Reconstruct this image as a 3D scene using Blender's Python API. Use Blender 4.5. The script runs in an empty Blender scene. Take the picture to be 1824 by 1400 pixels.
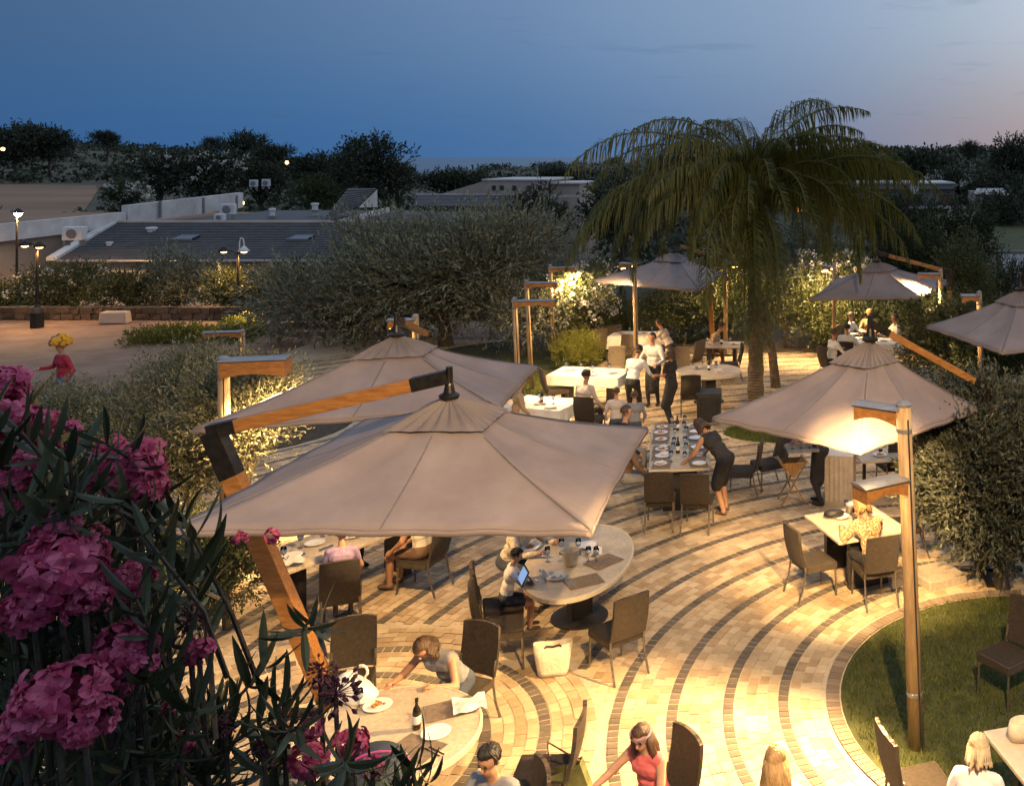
import bpy, math, random
import numpy as np
from mathutils import Vector, Matrix, noise

R = math.radians
scene = bpy.context.scene
coll = scene.collection

# ------------------------------------------------------------------ camera
CAMZ, FPX, CX, CY = 5.85, 1750.0, 1430.0, 280.0
cam = bpy.data.cameras.new('camera')
cam.sensor_fit = 'HORIZONTAL'
cam.sensor_width = 36.0
cam.lens = FPX / 1824.0 * 36.0
cam.shift_x = -(CX - 912.0) / 1824.0
cam.shift_y = -(700.0 - CY) / 1824.0
cam.clip_start, cam.clip_end = 0.1, 60000
camo = bpy.data.objects.new('camera', cam)
coll.objects.link(camo)
camo.location = (0, 0, CAMZ)
camo.rotation_euler = (R(90), 0, 0)
scene.camera = camo

# ------------------------------------------------------------------ sky, sun, exposure
SUN_AZ, SUN_EL = R(46), R(-1.4)          # the sun has just set to the right of the frame
world = bpy.data.worlds.new('World')
scene.world = world
world.use_nodes = True
nt = world.node_tree
nt.nodes.clear()
def wn(t, **k):
    n = nt.nodes.new(t)
    for a, b in k.items():
        setattr(n, a, b)
    return n
def wl(a, b):
    nt.links.new(a, b)
tc = wn('ShaderNodeTexCoord')
sky = wn('ShaderNodeTexSky', sky_type='NISHITA', sun_disc=False, sun_elevation=R(0), sun_rotation=SUN_AZ,
         altitude=0, air_density=1.0, dust_density=1.0, ozone_density=6.0)
# blue hour: the earth's shadow low in the east (left), the twilight arch over the set sun (right, out of frame)
nrm = wn('ShaderNodeVectorMath', operation='NORMALIZE')
wl(tc.outputs['Generated'], nrm.inputs[0])
sep = wn('ShaderNodeSeparateXYZ')
wl(nrm.outputs[0], sep.inputs[0])
flat = wn('ShaderNodeCombineXYZ')
wl(sep.outputs['X'], flat.inputs['X']); wl(sep.outputs['Y'], flat.inputs['Y'])
fn = wn('ShaderNodeVectorMath', operation='NORMALIZE')
wl(flat.outputs[0], fn.inputs[0])
dt = wn('ShaderNodeVectorMath', operation='DOT_PRODUCT')
dt.inputs[1].default_value = (math.sin(SUN_AZ), math.cos(SUN_AZ), 0)
wl(fn.outputs[0], dt.inputs[0])
sfac = wn('ShaderNodeMapRange')
sfac.inputs['From Min'].default_value = -1
wl(dt.outputs['Value'], sfac.inputs['Value'])
def arch(stops):
    r = wn('ShaderNodeValToRGB')
    r.color_ramp.interpolation = 'B_SPLINE'
    e = r.color_ramp.elements
    while len(e) > 1: e.remove(e[0])
    for i, (p, c) in enumerate(stops):
        q = e[0] if i == 0 else e.new((p + 1) / 2)
        q.position = (p + 1) / 2
        q.color = (*c, 1)
    wl(sfac.outputs['Result'], r.inputs['Fac'])
    return r.outputs['Color']
low = arch([(-1, (.04, .09, .19)), (.087, (.028, .10, .255)), (.46, (.048, .145, .33)), (.695, (.135, .215, .36)), (.836, (.32, .26, .275)), (.92, (.66, .45, .35)), (1, (1.1, .72, .46))])
mid = arch([(-1, (.06, .11, .21)), (.087, (.042, .098, .20)), (.46, (.135, .225, .375)), (.695, (.24, .325, .45)), (.836, (.38, .445, .51)), (1, (.85, .82, .80))])
def zmix(z0, z1, c1, c2):
    mr = wn('ShaderNodeMapRange', interpolation_type='SMOOTHSTEP')
    mr.inputs['From Min'].default_value = z0
    mr.inputs['From Max'].default_value = z1
    wl(sep.outputs['Z'], mr.inputs['Value'])
    m = wn('ShaderNodeMixRGB')
    wl(mr.outputs['Result'], m.inputs['Fac'])
    wl(c1, m.inputs['Color1'])
    if isinstance(c2, tuple): m.inputs['Color2'].default_value = (*c2, 1)
    else: wl(c2, m.inputs['Color2'])
    return m.outputs['Color']
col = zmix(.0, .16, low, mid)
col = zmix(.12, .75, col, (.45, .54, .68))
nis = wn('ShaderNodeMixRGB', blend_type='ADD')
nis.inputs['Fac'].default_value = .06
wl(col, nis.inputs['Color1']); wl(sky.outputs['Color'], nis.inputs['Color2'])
# thin streaks of dusk cloud over the sea
mp = wn('ShaderNodeMapping')
mp.inputs['Scale'].default_value = (3.0, 3.0, 26.0)
wl(nrm.outputs[0], mp.inputs['Vector'])
cn = wn('ShaderNodeTexNoise')
cn.inputs['Scale'].default_value = 2.6
cn.inputs['Detail'].default_value = 8
cn.inputs['Roughness'].default_value = .66
wl(mp.outputs['Vector'], cn.inputs['Vector'])
cr = wn('ShaderNodeMapRange')
cr.inputs['From Min'].default_value = .59
cr.inputs['From Max'].default_value = .80
cr.inputs['To Max'].default_value = .30
wl(cn.outputs['Fac'], cr.inputs['Value'])
mixc = wn('ShaderNodeMixRGB')
mixc.inputs['Color2'].default_value = (.075, .10, .17, 1)
wl(cr.outputs['Result'], mixc.inputs['Fac'])
wl(nis.outputs['Color'], mixc.inputs['Color1'])
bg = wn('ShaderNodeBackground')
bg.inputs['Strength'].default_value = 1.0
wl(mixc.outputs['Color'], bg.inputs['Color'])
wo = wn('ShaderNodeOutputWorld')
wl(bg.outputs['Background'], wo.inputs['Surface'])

sl = bpy.data.lights.new('sun', 'SUN')
sl.energy = 0.03
sl.angle = R(25)
sl.color = (1, .72, .55)
so = bpy.data.objects.new('sun', sl)
coll.objects.link(so)
so.rotation_euler = (R(86), 0, -SUN_AZ + R(180))

vs = scene.view_settings
vs.view_transform = 'Standard'
vs.look = 'None'
vs.gamma = 1.0
vs.use_curve_mapping = False
vs.exposure = 0.12
scene.cycles.use_denoising = True
scene.cycles.max_bounces = 6
scene.cycles.transparent_max_bounces = 8
scene.cycles.sample_clamp_indirect = 4.0

# ------------------------------------------------------------------ layout: photo measurements turned into metres
def P(x, y, z=0.0):
    """point at height z that was measured at (x, y) on the photograph"""
    d = FPX * (CAMZ - z) / (y - CY)
    return Vector(((x - CX) * d / FPX, d, z))
def Q(x, y, d):
    """point d metres out that was measured at (x, y)"""
    return Vector(((x - CX) * d / FPX, d, CAMZ - (y - CY) * d / FPX))
def px(p):
    return CX + p[0] * FPX / p[1], CY + (CAMZ - p[2]) * FPX / p[1]

# ------------------------------------------------------------------ materials
def ramp_mat(name, c1, c2, rough=.6, scale=6.0, detail=4, bump=0.0, bscale=None, metal=0.0, isl=0.0, spec=.5,
             wave=None, transl=0.0, stretch=None, lo=.3, hi=.7, coat=0.0, stain=0.0, sscale=.9):
    """colour between c1 and c2 by noise (and by piece when isl > 0)"""
    m = bpy.data.materials.new(name)
    m.use_nodes = True
    t = m.node_tree
    N, L = t.nodes, t.links
    b = N['Principled BSDF']
    b.inputs['Roughness'].default_value = rough
    b.inputs['Metallic'].default_value = metal
    b.inputs['Specular IOR Level'].default_value = spec
    if coat:
        b.inputs['Coat Weight'].default_value = coat
    co = N.new('ShaderNodeTexCoord')
    vec = co.outputs['Object']
    if stretch:
        mpn = N.new('ShaderNodeMapping')
        mpn.inputs['Scale'].default_value = stretch
        L.new(vec, mpn.inputs['Vector'])
        vec = mpn.outputs['Vector']
    no = N.new('ShaderNodeTexNoise')
    no.inputs['Scale'].default_value = scale
    no.inputs['Detail'].default_value = detail
    no.inputs['Roughness'].default_value = .6
    L.new(vec, no.inputs['Vector'])
    mr = N.new('ShaderNodeMapRange')
    mr.inputs['From Min'].default_value = lo
    mr.inputs['From Max'].default_value = hi
    L.new(no.outputs['Fac'], mr.inputs['Value'])
    fac = mr.outputs['Result']
    if isl > 0:
        ge = N.new('ShaderNodeNewGeometry')
        oi = N.new('ShaderNodeObjectInfo')
        ad = N.new('ShaderNodeMath'); ad.operation = 'ADD'
        L.new(ge.outputs['Random Per Island'], ad.inputs[0])
        L.new(oi.outputs['Random'], ad.inputs[1])
        fr = N.new('ShaderNodeMath'); fr.operation = 'FRACT'
        L.new(ad.outputs[0], fr.inputs[0])
        mx = N.new('ShaderNodeMix'); mx.data_type = 'FLOAT'
        mx.inputs['Factor'].default_value = isl
        L.new(fac, mx.inputs['A'])
        L.new(fr.outputs[0], mx.inputs['B'])
        fac = mx.outputs['Result']
    mc = N.new('ShaderNodeMixRGB')
    mc.inputs['Color1'].default_value = (*c1, 1)
    mc.inputs['Color2'].default_value = (*c2, 1)
    L.new(fac, mc.inputs['Fac'])
    colo = mc.outputs['Color']
    if stain:          # dirt and wear in patches over many pieces
        gp = N.new('ShaderNodeNewGeometry')
        sn = N.new('ShaderNodeTexNoise')
        sn.inputs['Scale'].default_value = sscale
        sn.inputs['Detail'].default_value = 7
        sn.inputs['Roughness'].default_value = .65
        L.new(gp.outputs['Position'], sn.inputs['Vector'])
        sr = N.new('ShaderNodeMapRange')
        sr.inputs['From Min'].default_value = .35
        sr.inputs['From Max'].default_value = .62
        sr.inputs['To Min'].default_value = 1 - stain
        sr.inputs['To Max'].default_value = 1.0
        L.new(sn.outputs['Fac'], sr.inputs['Value'])
        mu = N.new('ShaderNodeMixRGB'); mu.blend_type = 'MULTIPLY'
        mu.inputs['Fac'].default_value = 1
        L.new(colo, mu.inputs['Color1']); L.new(sr.outputs['Result'], mu.inputs['Color2'])
        colo = mu.outputs['Color']
    L.new(colo, b.inputs['Base Color'])
    hgt = None
    if wave:
        wv = N.new('ShaderNodeTexWave')
        wv.bands_direction = wave[0]
        wv.inputs['Scale'].default_value = wave[1]
        wv.inputs['Distortion'].default_value = wave[2]
        L.new(co.outputs['Object'], wv.inputs['Vector'])
        hgt = wv.outputs['Fac']
        if len(wave) > 3:
            wv2 = N.new('ShaderNodeTexWave')
            wv2.bands_direction = wave[3]
            wv2.inputs['Scale'].default_value = wave[1]
            wv2.inputs['Distortion'].default_value = wave[2]
            L.new(co.outputs['Object'], wv2.inputs['Vector'])
            mm = N.new('ShaderNodeMath'); mm.operation = 'MULTIPLY'
            L.new(hgt, mm.inputs[0]); L.new(wv2.outputs['Fac'], mm.inputs[1])
            hgt = mm.outputs[0]
    if bump:
        bp = N.new('ShaderNodeBump')
        bp.inputs['Strength'].default_value = bump
        bp.inputs['Distance'].default_value = .02
        if hgt is None:
            n2 = N.new('ShaderNodeTexNoise')
            n2.inputs['Scale'].default_value = bscale or scale * 4
            n2.inputs['Detail'].default_value = 5
            L.new(vec, n2.inputs['Vector'])
            hgt = n2.outputs['Fac']
        L.new(hgt, bp.inputs['Height'])
        L.new(bp.outputs['Normal'], b.inputs['Normal'])
    if transl:
        tr = N.new('ShaderNodeBsdfTranslucent')
        L.new(colo, tr.inputs['Color'])
        ms = N.new('ShaderNodeMixShader')
        ms.inputs['Fac'].default_value = transl
        L.new(b.outputs[0], ms.inputs[1])
        L.new(tr.outputs[0], ms.inputs[2])
        L.new(ms.outputs[0], N['Material Output'].inputs['Surface'])
    return m
def emit_mat(name, col, s):
    m = bpy.data.materials.new(name)
    m.use_nodes = True
    t = m.node_tree
    t.nodes.clear()
    e = t.nodes.new('ShaderNodeEmission')
    e.inputs['Color'].default_value = (*col, 1)
    e.inputs['Strength'].default_value = s
    o = t.nodes.new('ShaderNodeOutputMaterial')
    t.links.new(e.outputs[0], o.inputs['Surface'])
    return m
def glass_mat(name):
    m = bpy.data.materials.new(name)
    m.use_nodes = True
    b = m.node_tree.nodes['Principled BSDF']
    b.inputs['Base Color'].default_value = (.9, .95, 1, 1)
    b.inputs['Transmission Weight'].default_value = 1
    b.inputs['Roughness'].default_value = .03
    b.inputs['IOR'].default_value = 1.3
    return m

M = {}
def leafm(n, c1, c2, tr=.25, rough=.5):
    M[n] = ramp_mat(n, c1, c2, rough=rough, isl=.8, stain=.45 if n == 'grass' else 0, transl=tr, scale=2.0, spec=.12 if 'far' in n or 'dark_l' in n else .3)
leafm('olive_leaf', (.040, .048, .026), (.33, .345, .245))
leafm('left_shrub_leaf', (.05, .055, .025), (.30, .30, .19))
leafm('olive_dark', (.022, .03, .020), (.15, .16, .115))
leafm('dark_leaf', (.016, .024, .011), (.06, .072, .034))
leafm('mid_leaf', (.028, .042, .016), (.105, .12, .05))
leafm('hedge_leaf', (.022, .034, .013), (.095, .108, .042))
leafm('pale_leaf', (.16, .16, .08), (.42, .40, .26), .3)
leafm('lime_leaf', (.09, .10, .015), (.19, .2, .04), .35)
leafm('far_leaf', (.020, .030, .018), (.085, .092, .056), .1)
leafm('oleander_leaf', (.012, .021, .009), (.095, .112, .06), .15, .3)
leafm('palm_leaf', (.026, .038, .010), (.115, .128, .034), .3)
leafm('grass', (.045, .07, .010), (.19, .215, .04), .3)
leafm('petal', (.40, .025, .10), (.74, .19, .30), .25)
leafm('petal_dark', (.20, .02, .09), (.42, .10, .24), .2)
leafm('bud', (.03, .012, .018), (.12, .03, .06), .05)
leafm('white_petal', (.5, .48, .42), (.8, .78, .72), .3)
M['bark'] = ramp_mat('bark', (.05, .038, .026), (.14, .11, .08), .9, 9, bump=.8, bscale=30, stretch=(3, 3, .6))
M['palm_bark'] = ramp_mat('palm_bark', (.05, .036, .022), (.15, .11, .07), .9, 6, bump=.9, wave=('Z', 5, 3))
M['cream'] = ramp_mat('cream_sett', (.335, .222, .108), (.68, .55, .365), .6, 9, isl=.66, bump=.25, bscale=45, lo=.2, hi=.72, stain=.38)
M['dark'] = ramp_mat('dark_sett', (.075, .062, .047), (.19, .155, .115), .6, 12, isl=.6, bump=.25, bscale=45, stain=.3)
M['brick'] = ramp_mat('border_brick', (.15, .11, .075), (.29, .22, .15), .75, 12, isl=.7, bump=.3, bscale=40)
M['mortar'] = ramp_mat('mortar', (.46, .38, .26), (.60, .51, .37), .9, 20, bump=.4, stain=.3)
M['flag'] = ramp_mat('flagstone', (.24, .19, .13), (.44, .37, .26), .75, 4, isl=.6, bump=.3, bscale=25)
M['soil'] = ramp_mat('soil', (.035, .026, .017), (.085, .065, .042), .95, 7, bump=.8, bscale=30)
M['turf'] = ramp_mat('turf', (.03, .045, .010), (.09, .09, .025), .9, 5, bump=.6, bscale=50, stain=.4)
M['land'] = ramp_mat('land', (.030, .032, .016), (.085, .07, .042), .95, .06, detail=9, bump=.3, bscale=3)
M['field'] = ramp_mat('dry_field', (.15, .082, .045), (.27, .16, .092), .95, .08, detail=8, stretch=(.3, 1, 1))
M['plaza'] = ramp_mat('plaza', (.17, .10, .06), (.29, .185, .12), .8, 1.2, bump=.5, bscale=9, detail=9, stain=.35, sscale=.5)
M['road'] = ramp_mat('asphalt', (.04, .042, .046), (.07, .072, .076), .45, 3, bump=.2, bscale=60)
M['sea'] = ramp_mat('sea', (.010, .03, .05), (.02, .045, .065), .25, .01, bump=.3, bscale=.2)
M['wood'] = ramp_mat('wood', (.22, .115, .035), (.42, .25, .095), .5, 5, stretch=(6, 6, .7), bump=.2, bscale=14)
M['wood_red'] = ramp_mat('teak', (.20, .082, .018), (.38, .175, .045), .45, 5, stretch=(1, 6, 6), bump=.15, bscale=14)
M['post'] = ramp_mat('post_wood', (.24, .145, .06), (.46, .32, .16), .55, 5, stretch=(5, 5, .6), bump=.25, bscale=12)
M['canvas'] = ramp_mat('canvas', (.275, .224, .214), (.33, .272, .26), .85, 1.6, bump=.22, bscale=7, transl=.2, stain=.16, sscale=1.6)
M['canvas_cap'] = ramp_mat('canvas_cap', (.21, .18, .172), (.255, .215, .205), .85, 2.2, bump=.3, bscale=9, transl=.2, stain=.2, sscale=2.5)
M['seam'] = ramp_mat('seam', (.125, .11, .108), (.16, .14, .135), .85, 9)
M['metal_dark'] = ramp_mat('dark_metal', (.02, .018, .016), (.05, .045, .04), .4, 12, metal=.7)
M['iron'] = ramp_mat('cast_iron', (.012, .011, .010), (.03, .027, .024), .5, 12, metal=.4, bump=.2)
M['steel'] = ramp_mat('chair_steel', (.16, .14, .11), (.3, .27, .22), .35, 20, metal=.8)
M['wicker'] = ramp_mat('wicker', (.038, .027, .017), (.085, .062, .039), .55, 30, bump=.9, wave=('Z', 38, .6, 'X'))
M['wicker_b'] = ramp_mat('wicker_beige', (.16, .12, .075), (.26, .2, .13), .6, 30, bump=.9, wave=('Z', 38, .6, 'X'))
M['tabletop'] = ramp_mat('stone_tabletop', (.44, .36, .25), (.62, .53, .40), .42, 26, detail=8, bump=.08, stain=.25, sscale=3)
M['tablerim'] = ramp_mat('table_rim', (.50, .42, .30), (.60, .52, .38), .5, 14)
M['placemat'] = ramp_mat('placemat', (.17, .125, .085), (.27, .21, .15), .8, 20, bump=.5, wave=('X', 60, .3, 'Y'))
M['linen'] = ramp_mat('linen', (.66, .62, .55), (.78, .75, .69), .85, 6, bump=.2, bscale=30, transl=.08)
M['china'] = ramp_mat('china', (.74, .72, .69), (.82, .8, .77), .18, 4)
M['food'] = ramp_mat('food', (.35, .10, .015), (.65, .30, .05), .5, 60, bump=.8, bscale=90)
M['glass'] = glass_mat('glass')
M['bottle'] = ramp_mat('dark_bottle', (.012, .010, .006), (.03, .022, .012), .15, 4)
M['plastic_w'] = ramp_mat('white_plastic', (.66, .64, .60), (.8, .78, .74), .45, 7, bump=.7, bscale=22)
M['cutlery'] = ramp_mat('cutlery', (.45, .44, .42), (.6, .6, .58), .25, 4, metal=1)
M['canvas_bag'] = ramp_mat('cotton_bag', (.55, .46, .33), (.68, .59, .45), .85, 9, bump=.5, bscale=26)
M['black'] = ramp_mat('black', (.008, .008, .009), (.022, .021, .021), .5, 8)
M['green_bag'] = ramp_mat('green_bag', (.045, .055, .016), (.16, .16, .05), .7, 7)
M['navy'] = ramp_mat('navy', (.010, .016, .030), (.022, .034, .055), .8, 9, bump=.3)
M['pink'] = ramp_mat('pink_trim', (.30, .03, .16), (.42, .06, .24), .7, 9)
M['rooftile'] = ramp_mat('roof_tile', (.04, .042, .046), (.085, .086, .092), .7, 1.6, bump=.8, wave=('X', 3.2, .2), detail=8)
M['white_wall'] = ramp_mat('white_render', (.50, .49, .48), (.66, .65, .64), .85, .8, bump=.2, bscale=8, detail=8, stain=.3, sscale=.5)
M['beige_wall'] = ramp_mat('beige_render', (.30, .25, .21), (.42, .36, .31), .85, .8, bump=.2, bscale=8, detail=8)
M['pink_wall'] = ramp_mat('pink_render', (.38, .22, .17), (.5, .3, .24), .85, .8, bump=.2, bscale=8)
M['stonew'] = ramp_mat('rubble', (.030, .023, .018), (.085, .062, .047), .9, 3, isl=.7, bump=.6, bscale=12)
M['grey_stone'] = ramp_mat('grey_stone', (.12, .115, .105), (.22, .21, .19), .8, 3, bump=.4, bscale=20)
M['slab'] = ramp_mat('concrete_slab', (.28, .235, .17), (.40, .345, .26), .9, 30, detail=8, bump=.4, bscale=60)
M['zinc'] = ramp_mat('zinc_cover', (.20, .20, .21), (.30, .30, .31), .4, 10, metal=.5)
M['acunit'] = ramp_mat('ac_unit', (.55, .56, .57), (.68, .69, .7), .5, 6, wave=('Z', 12, 0), bump=.3)
M['window'] = ramp_mat('dark_window', (.012, .014, .018), (.03, .033, .04), .1, 3)
M['brown_door'] = ramp_mat('brown_shutter', (.07, .03, .02), (.12, .055, .035), .6, 4, wave=('Z', 9, 0), bump=.5)
M['lit_window'] = emit_mat('lit_window', (1, .42, .08), 2.2)
M['lens'] = emit_mat('lamp_lens', (1, .66, .28), 30)
M['bulb'] = emit_mat('street_bulb', (1, .55, .14), 14)
M['bulb_big'] = emit_mat('street_bulb_bright', (1, .62, .2), 160)
M['screen'] = emit_mat('tablet_screen', (.30, .45, .75), .9)

# ------------------------------------------------------------------ mesh helpers
def axes(d):
    d = Vector(d).normalized()
    a = Vector((0, 0, 1)) if abs(d.z) < .95 else Vector((1, 0, 0))
    u = d.cross(a).normalized()
    return u, d.cross(u).normalized(), d
class MB:
    def __init__(s):
        s.v, s.f, s.m, s.n = [], [], [], 0
    def add(s, vs, fs, m=0):
        o = s.n
        s.v.extend(tuple(p) for p in vs)
        s.n += len(vs)
        for f in fs:
            s.f.append([i + o for i in f]); s.m.append(m)
        return s
    def box(s, c, z, rot=None, m=0, top=1.0):
        c = Vector(c); x, y, h = z[0] / 2, z[1] / 2, z[2] / 2
        vs = [Vector((i * x * (top if k > 0 else 1), j * y * (top if k > 0 else 1), k * h)) for k in (-1, 1) for i, j in ((-1, -1), (1, -1), (1, 1), (-1, 1))]
        if rot is not None:
            vs = [rot @ v for v in vs]
        return s.add([c + v for v in vs], [(3, 2, 1, 0), (4, 5, 6, 7), (0, 1, 5, 4), (1, 2, 6, 5), (2, 3, 7, 6), (3, 0, 4, 7)], m)
    def beam(s, p0, p1, w, h, m=0):
        p0, p1 = Vector(p0), Vector(p1)
        u, w2, d = axes(p1 - p0)
        vs = []
        for p in (p0, p1):
            for i, j in ((-1, -1), (1, -1), (1, 1), (-1, 1)):
                vs.append(p + u * (i * w / 2) + w2 * (j * h / 2))
        return s.add(vs, [(3, 2, 1, 0), (4, 5, 6, 7), (0, 1, 5, 4), (1, 2, 6, 5), (2, 3, 7, 6), (3, 0, 4, 7)], m)
    def tube(s, pts, rs, n=8, m=0, cap=True):
        pts = [Vector(p) for p in pts]
        if not hasattr(rs, '__len__'):
            rs = [rs] * len(pts)
        vs, k = [], len(pts)
        d0 = pts[1] - pts[0]
        u, w, _ = axes(d0)
        for i, p in enumerate(pts):
            d = (pts[min(i + 1, k - 1)] - pts[max(i - 1, 0)]).normalized()
            u = (u - d * u.dot(d)).normalized()
            w = d.cross(u)
            for j in range(n):
                a = 2 * math.pi * j / n
                vs.append(p + (u * math.cos(a) + w * math.sin(a)) * rs[i])
        fs = [(i * n + j, i * n + (j + 1) % n, (i + 1) * n + (j + 1) % n, (i + 1) * n + j) for i in range(k - 1) for j in range(n)]
        if cap:
            fs.append(list(range(n))[::-1]); fs.append([(k - 1) * n + j for j in range(n)])
        return s.add(vs, fs, m)
    def lathe(s, c, prof, n=16, m=0, rot=None, sx=1, sy=1):
        c = Vector(c); vs = []
        for r, z in prof:
            for j in range(n):
                a = 2 * math.pi * j / n
                v = Vector((r * sx * math.cos(a), r * sy * math.sin(a), z))
                vs.append(c + (rot @ v if rot is not None else v))
        k = len(prof)
        fs = [(i * n + j, i * n + (j + 1) % n, (i + 1) * n + (j + 1) % n, (i + 1) * n + j) for i in range(k - 1) for j in range(n)]
        if prof[0][0] > 1e-4: fs.append(list(range(n))[::-1])
        if prof[-1][0] > 1e-4: fs.append([(k - 1) * n + j for j in range(n)])
        return s.add(vs, fs, m)
    def ell(s, c, r, rot=None, n=10, k=7, m=0):
        prof = [(max(math.sin(math.pi * i / k), 1e-4), -math.cos(math.pi * i / k)) for i in range(k + 1)]
        c = Vector(c); vs = []
        for q, z in prof:
            for j in range(n):
                a = 2 * math.pi * j / n
                v = Vector((r[0] * q * math.cos(a), r[1] * q * math.sin(a), r[2] * z))
                vs.append(c + (rot @ v if rot is not None else v))
        fs = [(i * n + j, i * n + (j + 1) % n, (i + 1) * n + (j + 1) % n, (i + 1) * n + j) for i in range(k) for j in range(n)]
        return s.add(vs, fs, m)
    def build(s, name, mats, parent=None, smooth=False, loc=None, bevel=0):
        me = bpy.data.meshes.new(name)
        me.from_pydata(s.v, [], s.f)
        return finish(me, name, mats, parent, smooth, loc, s.m, bevel)
def finish(me, name, mats, parent=None, smooth=False, loc=None, mi=None, bevel=0):
    if not isinstance(mats, (list, tuple)):
        mats = [mats]
    for q in mats:
        me.materials.append(M[q] if isinstance(q, str) else q)
    if mi is not None and len(mats) > 1:
        me.polygons.foreach_set('material_index', mi)
    if smooth:
        me.polygons.foreach_set('use_smooth', [True] * len(me.polygons))
    me.update()
    o = bpy.data.objects.new(name, me)
    coll.objects.link(o)
    if parent is not None:
        o.parent = parent
    if loc is not None:
        o.location = loc
    if bevel:
        b = o.modifiers.new('bevel', 'BEVEL'); b.width = bevel; b.segments = 2; b.limit_method = 'ANGLE'
    return o
def quads(V, name, mats, parent=None, loc=None):
    """V: (n,4,3) array of separate quads"""
    n = len(V)
    me = bpy.data.meshes.new(name)
    me.vertices.add(n * 4); me.loops.add(n * 4); me.polygons.add(n)
    me.vertices.foreach_set('co', np.ascontiguousarray(V, dtype=np.float32).ravel())
    me.loops.foreach_set('vertex_index', np.arange(n * 4, dtype=np.int32))
    me.polygons.foreach_set('loop_start', np.arange(0, n * 4, 4, dtype=np.int32))
    me.update(calc_edges=True)
    return finish(me, name, mats, parent, False, loc)
def meshnp(V, F, name, mats, parent=None, smooth=False):
    """V (n,3), F (m,4)"""
    me = bpy.data.meshes.new(name)
    me.vertices.add(len(V)); me.loops.add(F.size); me.polygons.add(len(F))
    me.vertices.foreach_set('co', np.ascontiguousarray(V, dtype=np.float32).ravel())
    me.loops.foreach_set('vertex_index', np.ascontiguousarray(F, dtype=np.int32).ravel())
    me.polygons.foreach_set('loop_start', np.arange(0, F.size, 4, dtype=np.int32))
    if not smooth: me.polygons.foreach_set('use_smooth', np.zeros(len(F), dtype=bool))
    me.update(calc_edges=True)
    return finish(me, name, mats, parent, smooth)
def tag(o, label, cat, group=None):
    o['label'] = label; o['category'] = cat
    if group: o['group'] = group
    return o
def struct(o, label=None):
    o['kind'] = 'structure'
    if label: o['label'] = label
    return o
def thing(name, label, cat, loc=(0, 0, 0), rz=0.0, group=None):
    o = bpy.data.objects.new(name, None)
    coll.objects.link(o)
    o.empty_display_size = .2
    o.location = loc; o.rotation_euler = (0, 0, rz)
    return tag(o, label, cat, group)
def dup(root, loc, rz, label, group=None, scale=None):
    r = root.copy(); coll.objects.link(r)
    r.location = loc; r.rotation_euler = (0, 0, rz)
    r['label'] = label
    if group: r['group'] = group
    if scale: r.scale = (scale,) * 3
    for ch in list(root.children):
        c = ch.copy(); coll.objects.link(c); c.parent = r
        for g in list(ch.children):
            d = g.copy(); coll.objects.link(d); d.parent = c
    return r
def smooth01(a, b, x):
    t = np.clip((np.asarray(x, float) - a) / (b - a), 0, 1)
    return t * t * (3 - 2 * t)

# ------------------------------------------------------------------ terrain and sea
HU = [-2.0, -1.2, -.82, -.72, -.62, -.54, -.50, -.44, -.405, -.36, -.33, -.25, -.2, -.1, 0, .05, .3, .6, 1.5]
HZ = [14, 15, 15, 12.5, 9.5, 4.5, 1.0, -1.0, -6.0, -6.0, -2.0, .5, 1.8, 4.0, 7.0, 9.2, 9.2, 9, 8]
def terr(x, y):
    x, y = np.asarray(x, float), np.asarray(y, float)
    yy = np.maximum(y, 1.0)
    u = x / yy
    left = smooth01(-.05, -.22, u)
    z = -.06 - 1.7 * smooth01(35.5, 45, y) * left - 1.0 * smooth01(45, 90, y) * left + 1.1 * smooth01(60, 85, y) * (1 - left)
    h = np.interp(u, HU, HZ)
    z = z + (h - z) * smooth01(95, 600, y)
    z = z + 1.2 * np.sin(x * .021 + 1) * np.cos(y * .017) * smooth01(100, 300, y) * (1 - smooth01(420, 600, y))
    z = z + (-40 - z) * smooth01(650, 1300, y)
    return z
gx = np.sinh(np.linspace(-7.2, 7.2, 150)) * 6.0
gy = np.concatenate([np.linspace(-400, 0, 8), np.linspace(5, 100, 60), np.geomspace(104, 9000, 90)])
XX, YY = np.meshgrid(gx, gy)
V = np.stack([XX.ravel(), YY.ravel(), terr(XX, YY).ravel()], 1)
nx, ny = len(gx), len(gy)
ii, jj = np.meshgrid(np.arange(nx - 1), np.arange(ny - 1))
F = np.stack([jj * nx + ii, jj * nx + ii + 1, (jj + 1) * nx + ii + 1, (jj + 1) * nx + ii], -1).reshape(-1, 4)
ground = struct(meshnp(V, F, 'ground', 'land', smooth=True), 'dark scrubby land falling away towards the sea')
sea = MB().add([(-30000, 900, -25), (30000, 900, -25), (30000, 50000, -25), (-30000, 50000, -25)], [(0, 1, 2, 3)]).build('sea', 'sea')
struct(sea, 'strip of dark blue sea below the horizon')
def sheet(name, pts, mat, label, z=None, n=24):
    """ground sheet that follows the terrain: pts is a quad of (x, y) corners"""
    a, b, c, d = [Vector((*p, 0)) for p in pts]
    vs, fs = [], []
    for j in range(n + 1):
        for i in range(n + 1):
            s, t = i / n, j / n
            p = (a * (1 - s) + b * s) * (1 - t) + (d * (1 - s) + c * s) * t
            p.z = float(terr(p.x, p.y)) + .07 if z is None else z
            vs.append(p)
    for j in range(n):
        for i in range(n):
            o = j * (n + 1) + i
            fs.append((o, o + 1, o + n + 2, o + n + 1))
    return struct(MB().add(vs, fs).build(name, mat), label)
sheet('field', [(-260, 130), (-96, 130), (-150, 210), (-420, 210)], 'field', 'dry brown field on the left hillside', n=40)
sheet('plaza', [(-60, 24.4), (-8.5, 24.4), (-8.5, 36.5), (-60, 36.5)], 'plaza', 'brown paved plaza with lamp posts', z=-.016)
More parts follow.
